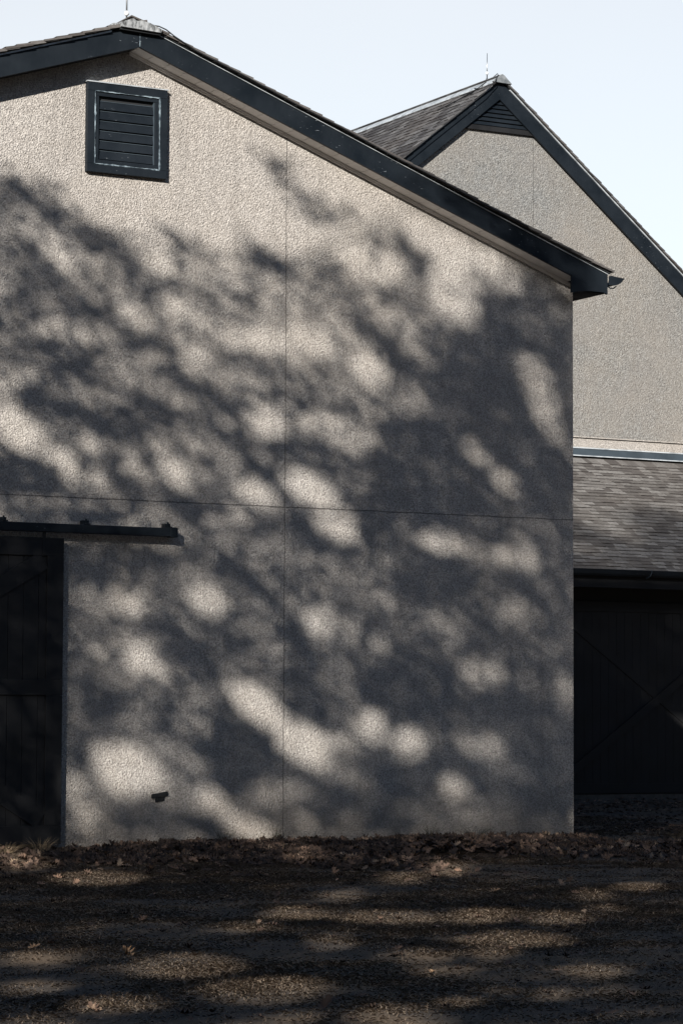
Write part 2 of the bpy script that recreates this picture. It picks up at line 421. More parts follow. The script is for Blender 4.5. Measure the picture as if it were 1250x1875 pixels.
# lightning rods
def lightning_rod(x, y, z, h, hb, parent, cable):
    mb = MB(); mb.tube([(x, y, z), (x, y, z + h * 0.5), (x + 0.004, y, z + h)], [0.013, 0.011, 0.006], 8)
    rod = mb.build('lightning_rod', M_STEEL, parent, True)
    mb = MB(); n = 10
    mb.tube([(x, y, z + hb + 0.035 * math.sin(-math.pi / 2 + math.pi * i / n)) for i in range(n + 1)],
            [max(0.035 * math.cos(-math.pi / 2 + math.pi * i / n), 0.002) for i in range(n + 1)], 12)
    mb.build('glass_ball', M_BALL, rod, True)
    mb = MB(); mb.tube([(x, y, z - 0.03), (x, y, z + 0.05)], [0.05, 0.02], 10)
    for sx in (-1, 1): mb.tube([(x, y, z + 0.03), (x + sx * 0.07, y + 0.02, z - 0.02), (x + sx * 0.13, y + 0.03, z - 0.06)], 0.008, 6)
    mb.build('rod_base', M_STEEL, rod, True)
    if cable:
        mb = MB(); mb.tube(cable, 0.009, 6); mb.build('conductor_cable', M_CABLE, rod, True)
cb = [(-6.98, -0.2, 10.93), (-6.83, -0.40, 10.87), (-6.74, -0.43, 10.83), (-6.62, -0.44, zr(-6.62) + DK + 0.07)]
x = -6.3; i = 0
while x < -0.3:
    cb.append((x, -0.445, zr(x) + DK + 0.03 + (0.012 if i % 2 else 0.0))); x += 0.75; i += 1
lightning_rod(-6.99, 0.3, 10.90, 1.1, 0.28, barn, cb)

# gable louvre
lx0, lx1, lz0, lz1 = -7.712, -6.543, 8.888, 10.092
lou = MB()
def frame(mb, a, b, c, d, wd, y0, y1):
    mb.box(a, b, y0, y1, d - wd, d); mb.box(a, b, y0, y1, c, c + wd)
    mb.box(a, a + wd, y0 + .0005, y1, c + wd + .0005, d - wd - .0005); mb.box(b - wd, b, y0 + .0005, y1, c + wd + .0005, d - wd - .0005)
frame(lou, lx0, lx1, lz0, lz1, 0.112, -0.075, -0.002)
louver = lou.build('louvred_vent', M_PAINT, barn, bevel=0.004)
mb = MB(); mb.prism([(lx0 - .01, lz1 + .002), (lx1 + .01, lz1 + .002), (lx1 + .01, lz1 + .016), (lx0 - .01, lz1 + .016)], -0.088, -0.001)
mb.build('drip_cap', M_DRIP, louver)  # pale cap strip; its lighter tone paints sun on the frame top
mb = MB(); frame(mb, lx0 + 0.1125, lx1 - 0.1125, lz0 + 0.1125, lz1 - 0.1125, 0.062, -0.060, -0.004)
mb.build('inner_frame', M_PAINT, louver, bevel=0.003)
mb = MB(); mb.box(lx0 + 0.12, lx1 - 0.12, -0.006, -0.003, lz0 + 0.12, lz1 - 0.12); mb.build('gap_shade', M_CABLE, louver)  # black sheet painting the shade in the gaps between slats
mb = MB(); rn = random.Random(8)                       # wobbly caulk line round the insert
def caulk_line(p0, p1, wd):
    n = 26; prev = None
    for i in range(n + 1):
        t = i / n; x = p0[0] + (p1[0] - p0[0]) * t; z = p0[1] + (p1[1] - p0[1]) * t
        ww = wd * (0.55 + 0.9 * rn.random()) * (0.7 + 0.5 * math.sin(t * 9 + wd * 900)); ox = rn.uniform(-.0025, .0025)
        dx, dz = p1[0] - p0[0], p1[1] - p0[1]; L = math.hypot(dx, dz); nx, nz = -dz / L, dx / L
        cur = ((x + nx * (ox - ww), z + nz * (ox - ww)), (x + nx * (ox + ww), z + nz * (ox + ww)))
        if prev: mb.prism([prev[0], cur[0], cur[1], prev[1]], -0.080, -0.062)
        prev = cur
i0, i1, j0, j1 = lx0 + 0.1125, lx1 - 0.1125, lz0 + 0.1125, lz1 - 0.1125
caulk_line((i0, j0), (i0, j1), 0.009); caulk_line((i0, j1), (i1, j1), 0.007); caulk_line((i1, j1), (i1, j0), 0.007); caulk_line((i1, j0), (i0, j0), 0.009)
mb.build('caulk', M_CAULK, louver)
ox0, ox1, oz0, oz1 = lx0 + 0.175, lx1 - 0.175, lz0 + 0.175, lz1 - 0.175
ns = 6; hh = (oz1 - oz0 - 0.05) / ns
for i in range(ns):
    zt = oz0 + hh * (i + 1) - 0.01; zb = zt - hh * 0.85
    mb = MB(); a_, b_ = ox0 + 0.012, ox1 - 0.02
    mb.hexa([(a_, -0.048, zb), (b_, -0.048, zb), (b_, -0.040, zb), (a_, -0.040, zb), (a_, -0.022, zt), (b_, -0.022, zt), (b_, -0.008, zt), (a_, -0.008, zt)])
    mb.build('slat', M_PAINT, louver); mb = MB(); mb.hexa([(a_, -0.030, zt - .004), (b_, -0.030, zt - .004), (b_, -0.0225, zt - .006), (a_, -0.0225, zt - .006), (a_, -0.030, zt + .004), (b_, -0.030, zt + .004), (b_, -0.0225, zt + .004), (a_, -0.0225, zt + .004)])
    mb.build('slat_sun_edge', M_TRIM, louver)  # lighter colour paints the sunlit top edge of each slat
mb = MB(); mb.box(ox1 - 0.018, ox1 - 0.006, -0.052, -0.007, oz0 + .002, oz1 - .002); mb.build('guide_strip', M_TRIM, louver)

# sliding door on its track (runs out of the frame to the left)
dx0, dx1, dz0, dz1 = -11.10, -8.0, 0.03, 3.995
door = MB()
rn = random.Random(2); x = dx0 + 0.01
while x < dx1 - 0.02:
    x2 = min(x + 0.212, dx1 - 0.01)
    door.box(x, x2 - 0.006, -0.105, -0.083, dz0 + 0.01, dz1 - 0.01); x = x2
dr = door.build('sliding_door', M_PAINT_D, barn)
mb = MB(); mb.box(dx0 + .01, dx1 - .01, -0.082, -0.078, dz0 + 0.02, dz1 - 0.02); mb.build('seam_light', M_TRIM, dr)  # paler sheet behind the planks paints light showing through the seams
def rail(x0, x1, z0, z1, y0=-0.135): m = MB(); m.box(x0, x1, y0, -0.106, z0, z1); m.build('door_rail', M_PAINT_D, dr, bevel=0.003)
rail(dx0, dx1, dz1 - 0.235, dz1); rail(dx0, dx1, dz0, dz0 + 0.235); rail(dx0, dx1, 1.95, 2.15)
for xx in (dx0, dx1 - 0.23):
    for za, zb in ((dz0 + .237, 1.948), (2.152, dz1 - .237)):
        m = MB(); m.box(xx, xx + 0.23, -0.135, -0.106, za, zb); m.build('door_stile', M_PAINT_D, dr, bevel=0.003)
def brace(x0, z0, x1, z1, wd=0.12):
    d = Vector((x1 - x0, z1 - z0)).normalized(); n = Vector((-d.y, d.x)) * wd
    m = MB(); m.prism([(x0 + n.x, z0 + n.y), (x0 - n.x, z0 - n.y), (x1 - n.x, z1 - n.y), (x1 + n.x, z1 + n.y)], -0.131, -0.107); return m
brace(-10.80, 2.22, -8.28, 3.70).build('door_brace', M_PAINT_D, dr)
brace(-10.80, 1.88, -8.28, 0.34).build('door_brace', M_PAINT_D, dr)
for hx in (-8.28, -10.7):
    m = MB(); m.box(hx - 0.022, hx + 0.022, -0.142, -0.136, 3.78, 4.066); m.build('door_hanger', M_PAINT_D, dr)
tx1 = -6.395
mb = MB(); mb.prism([(-12.9, 4.068), (tx1, 4.068), (tx1, 4.175), (tx1 - .06, 4.182), (-12.9, 4.182)], -0.190, -0.075)
tr = mb.build('door_track', M_PAINT, barn, bevel=0.008)
for bx in (-12.4, -11.2, -10.0, -8.84, -7.68, -6.50):
    m = MB(); m.box(bx - 0.045, bx + 0.045, -0.10, -0.003, 4.185, 4.245); m.box(bx - 0.03, bx + 0.03, -0.195, -0.10, 4.185, 4.20)
    m.box(bx - 0.012, bx + 0.012, -0.115, -0.101, 4.205, 4.265); m.build('track_bracket', M_PAINT, tr, bevel=0.004)
m = MB(); m.box(tx1 - 0.10, tx1 + 0.003, -0.197, -0.070, 4.06, 4.192); m.build('end_stop', M_PAINT, tr, bevel=0.004)
# small crooked bracket low on the wall
m = MB(); m.prism([(-6.655, 0.60), (-6.42, 0.635), (-6.425, 0.692), (-6.655, 0.655)], -0.024, -0.002)
m.prism([(-6.60, 0.548), (-6.47, 0.568), (-6.463, 0.620), (-6.60, 0.598)], -0.014, -0.003)
m.build('stay_bracket', M_PAINT_D, barn)

# ================================================================== REAR BARN
barn2 = empty('barn', 'taller barn behind with steep shingled gable, triangular louvre and lean-to roof at right', 'barn')
Y2 = 18.0; BX, BZ2 = 9.853, 15.243; S2 = 0.812; FY2 = Y2 - 0.12; HW = 9.3; D2 = 22
def z2(x): return BZ2 - S2 * abs(x - BX)
mb = MB(); mb.prism([(BX - HW, -0.6), (BX + HW, -0.6), (BX + HW, z2(BX + HW) + .05), (BX, BZ2 + .05), (BX - HW, z2(BX - HW) + .05)], Y2, Y2 + D2)
mb.build('wall', M_WALL2, barn2)
mb = MB(); mb.prism([(BX - HW, 7.70), (BX + HW, 7.70), (BX + HW, 7.893), (BX - HW, 7.893)], Y2 - 0.09, Y2 - 0.001)
mb.prism([(BX - HW, 7.915), (BX + HW, 7.915), (BX + HW, 7.94), (BX - HW, 7.94)], Y2 - 0.125, Y2 - 0.001)
mb.build('base_band', M_WALL, barn2)
mb = MB(); mb.box(BX - HW, BX + HW, Y2 - 0.05, Y2 - 0.0005, 7.8935, 7.9145); mb.build('band_shadow_line', M_CABLE, barn2)  # black strip painting the shadow line below the proud edge
H2 = 0.415
for s in (1, -1):
    xe = BX + s * (HW + 0.4); xa = BX + (0 if s == 1 else -0.003)
    mb = MB(); mb.prism([(xa, BZ2), (xe, z2(xe)), (xe, z2(xe) + H2), (xa, BZ2 + H2)], FY2, FY2 + 0.05); mb.build('rake_board', M_PAINT, barn2)
    mb = MB(); x0 = BX + s * 0.25
    mb.prism([(x0, z2(x0) + H2 + .002), (xe, z2(xe) + H2 + .002), (xe, z2(xe) + H2 + .028), (x0, z2(x0) + H2 + .028)], FY2 - 0.025, FY2 + 0.04); mb.build('drip_edge', M_DRIP, barn2)
    mb = MB(); mb.prism([(xa, BZ2 + .03), (xe, z2(xe) + .03), (xe, z2(xe) + .06), (xa, BZ2 + .06)], FY2 + 0.052, Y2 - .002); mb.build('soffit', M_PAINT, barn2)
mb = MB()
xa, xb = BX - HW - 0.42, BX + HW + 0.42
mb.prism([(BX, BZ2 + H2 + .03), (xb, z2(xb) + H2 + .03), (xb, z2(xb) + H2 + .06), (BX, BZ2 + H2 + .06), (xa, z2(xa) + H2 + .06), (xa, z2(xa) + H2 + .03)], FY2 - 0.03, Y2 + D2)
roof2 = mb.build('roof', M_CABLE, barn2)
c2 = math.cos(math.atan(S2)); s2 = math.sin(math.atan(S2)); nr = int((HW + 0.42) / c2 / 0.2)
shingle_roof((xb, FY2 - 0.07, z2(xb) + H2 + .03), (0, 1, 0), (-c2, 0, s2), (s2, 0, c2), nr, 0.2, 12, 0.028, 0.14, 0.32, 15).build('shingles', M_SH2, roof2)
shingle_roof((xa, FY2 - 0.07, z2(xa) + H2 + .03), (0, 1, 0), (c2, 0, s2), (-s2, 0, c2), nr, 0.2, D2 + 0.4, 0.028, 0.14, 0.32, 16, 0.02).build('shingles', M_SH2, roof2)
mb = MB(); zt = BZ2 + H2
for s in (1, -1):
    mb.prism([(BX - s * 0.02, zt + 0.115), (BX + s * 0.24, zt + 0.115 - 0.24 * S2 + 0.015), (BX + s * 0.24, zt + 0.10 - 0.24 * S2), (BX - s * 0.02, zt + 0.09)], FY2 - 0.06, Y2 + D2)
mb.tube([(BX, FY2 - 0.05, zt + 0.11), (BX, Y2 + D2, zt + 0.11)], 0.03, 8)
mb.build('ridge_cap', M_DRIP, roof2)
mb = MB(); mb.prism([(BX - 0.245, zt - 0.06), (BX - 0.05, zt + 0.10), (BX, zt + 0.125), (BX + 0.05, zt + 0.10), (BX + 0.245, zt - 0.075)], FY2 - 0.11, FY2 - 0.062)
k = Mat('grey_cap_metal', 0.55, 0.4, 0.2); M_GC = k.set(k.ramp(k.noise(9, 4), [(0.35, (0.13, 0.145, 0.16)), (0.65, (0.26, 0.28, 0.30))]))
mb.build('ridge_end', M_GC, roof2)
rn = random.Random(11)
zr2 = BZ2 + H2 + 0.13
cab = [(BX + .08, Y2 + 0.55, zr2), (BX + .02, 18.2, zr2 + .01), (BX - .02, 17.95, zr2 + .04), (BX - .10, 17.80, zr2 - .03), (BX - .22, 17.72, zr2 - .20)] + [(BX - t, 17.72, z2(BX - t) + H2 + 0.035 + rn.uniform(0, .015)) for t in (0.5, 1.1, 1.9, 2.8)]
lightning_rod(BX + 0.08, Y2 + 0.55, zr2 + 0.01, 0.62, 0.17, barn2, cab)
for q in range(3):
    m = MB(); xx = BX - 0.1 - 0.12 * q
    m.tube([(xx, Y2 + 0.3 + .3 * q, z2(xx) + H2 + .12), (xx - 0.15, Y2 + 0.2, z2(xx - .15) + H2 + .15), (xx - 0.35, Y2 + 0.4 + .5 * q, z2(xx - .35) + H2 + .11)], 0.011, 6)
    m.build('conductor_cable', M_CABLE, barn2, True)
# triangular louvre under the peak
vz = 14.575; hwv = (BZ2 + 0.05 - vz) / S2
mb = MB(); mb.prism([(BX + .07 - hwv - .12, vz - 0.045), (BX + .07 + hwv + .12, vz - 0.045), (BX + .07 + hwv + .12, vz + 0.06), (BX + .07 - hwv - .12, vz + 0.06)], Y2 - 0.07, Y2 - 0.002)
mb.prism([(BX + .07 - hwv - .02, vz + 0.062), (BX + .07 + hwv + .02, vz + 0.062), (BX + .04, BZ2 + .06)], Y2 - 0.012, Y2 - 0.003)
lv = mb.build('gable_louver', M_PAINT_D, barn2)
i = 0; z = vz + 0.075
while z < BZ2 + 0.0:
    h_ = (BZ2 + 0.06 - z) / S2
    if h_ > 0.06:
        xm = BX + .07
        mb = MB(); mb.hexa([(xm - h_, Y2 - 0.07, z), (xm + h_, Y2 - 0.07, z), (xm + h_, Y2 - 0.055, z), (xm - h_, Y2 - 0.055, z), (xm - h_ + .07, Y2 - 0.045, z + 0.075), (xm + h_ - .07, Y2 - 0.045, z + 0.075), (xm + h_ - .07, Y2 - 0.03, z + 0.075), (xm - h_ + .07, Y2 - 0.03, z + 0.075)])
        mb.build('slat', M_PAINT, lv)
    z += 0.098
# flashing over the lean-to
mb = MB(); mb.prism([(BX - HW, 7.535), (BX + HW, 7.535), (BX + HW, 7.695), (BX - HW, 7.695)], Y2 - 0.135, Y2 - 0.002)
mb.prism([(BX - HW, 7.500), (BX + HW, 7.500), (BX + HW, 7.533), (BX - HW, 7.533)], Y2 - 0.17, Y2 - 0.003)
mb.build('flashing_board', M_TRIM, barn2)
mb = MB(); mb.box(BX - HW, BX + HW, Y2 - 0.15, Y2 - 0.136, 7.672, 7.698); mb.box(BX - HW, BX + HW, Y2 - 0.18, Y2 - 0.171, 7.498, 7.520); mb.build('flashing_edge', M_DRIP, barn2)
# lean-to roof
ya, za, yb, zb = Y2 - 0.15, 7.44, 13.38, 4.70
m_ = (za - zb) / (ya - yb); th = math.atan(m_); cu, su = math.cos(th), math.sin(th)
mb = MB()
mb.hexa([(BX - HW, yb, zb - .03), (BX + HW, yb, zb - .03), (BX + HW, ya, za - .03), (BX - HW, ya, za - .03), (BX - HW, yb, zb), (BX + HW, yb, zb), (BX + HW, ya, za), (BX - HW, ya, za)])
lroof = mb.build('lean_to_roof', M_CABLE, barn2)
rows = int((ya - yb) / cu / 0.146)
shingle_roof((BX - HW, yb - 0.03, zb - 0.02), (1, 0, 0), (0, cu, su), (0, -su, cu), rows, 0.146, 2 * HW, 0.026, 0.12, 0.34, 21, 0.012).build('shingles', M_SH3, lroof)
mb = MB()
gp = [(13.36, 4.70), (13.36, 4.60), (13.33, 4.585), (13.28, 4.59), (13.24, 4.63), (13.22, 4.69), (13.21, 4.72), (13.235, 4.725)]
for i in range(len(gp) - 1):
    (y_a, z_a), (y_b, z_b) = gp[i], gp[i + 1]
    mb.quad((BX - HW, y_a, z_a), (BX + HW, y_a, z_a), (BX + HW, y_b, z_b), (BX - HW, y_b, z_b))
g2 = mb.build('gutter', M_PAINT, barn2)
for gxx in (1.5, 4.5, 7.5, 10.52, 13.5, 16.5):
    m = MB(); m.tube([(gxx + .06, 13.23, 4.73), (gxx + .05, 13.19, 4.68), (gxx, 13.20, 4.60), (gxx - .06, 13.25, 4.55)], 0.008, 6); m.build('gutter_strap', M_TRIM, g2)
mb = MB(); mb.box(BX - HW, BX + HW, 13.40, 13.43, 4.36, 4.66); mb.box(BX - HW, BX + HW, 13.44, 14.19, 4.40, 4.42); mb.build('eave_board', M_PAINT_D, barn2)
mb = MB(); mb.box(BX - HW, BX + HW, 14.20, 17.9, 0.19, 4.7); mb.build('lean_to_wall', M_PAINT_D, barn2)
mb = MB(); mb.box(BX - HW, BX + HW, 14.15, 17.9, -0.6, 0.185); mb.build('foundation', M_CONC, barn2)
def xdoor(x0, x1):
    z0, z1 = 0.20, 4.11
    m = MB(); x = x0
    while x < x1 - .02:
        m.box(x, min(x + .2, x1) - .006, 14.15, 14.17, z0, z1); x += .2
    d = m.build('barn_door', M_PAINT_D, barn2)
    for a_, b_, c_, e_ in ((x0, x1, z1 - .2, z1), (x0, x1, z0, z0 + .2), (x0, x0 + .2, z0 + .202, z1 - .202), (x1 - .2, x1, z0 + .202, z1 - .202)):
        m = MB(); m.box(a_, b_, 14.12, 14.148, c_, e_); m.build('door_frame', M_PAINT_D, d, bevel=.003)
    xm, zm = (x0 + x1) / 2, (z0 + z1) / 2
    def bar(p, q, y0, y1):
        dd = Vector((q[0] - p[0], q[1] - p[1])).normalized(); n = Vector((-dd.y, dd.x)) * .085
        m = MB(); m.prism([(p[0] + n.x, p[1] + n.y), (p[0] - n.x, p[1] - n.y), (q[0] - n.x, q[1] - n.y), (q[0] + n.x, q[1] + n.y)], y0, y1); m.build('door_brace', M_PAINT_D, d)
    bar((x0 + .25, z1 - .28), (x1 - .25, z0 + .28), 14.125, 14.148); bar((x0 + .25, z0 + .28), (x1 - .25, z1 - .28), 14.095, 14.124)
xdoor(8.75, 14.05); xdoor(2.9, 8.2)

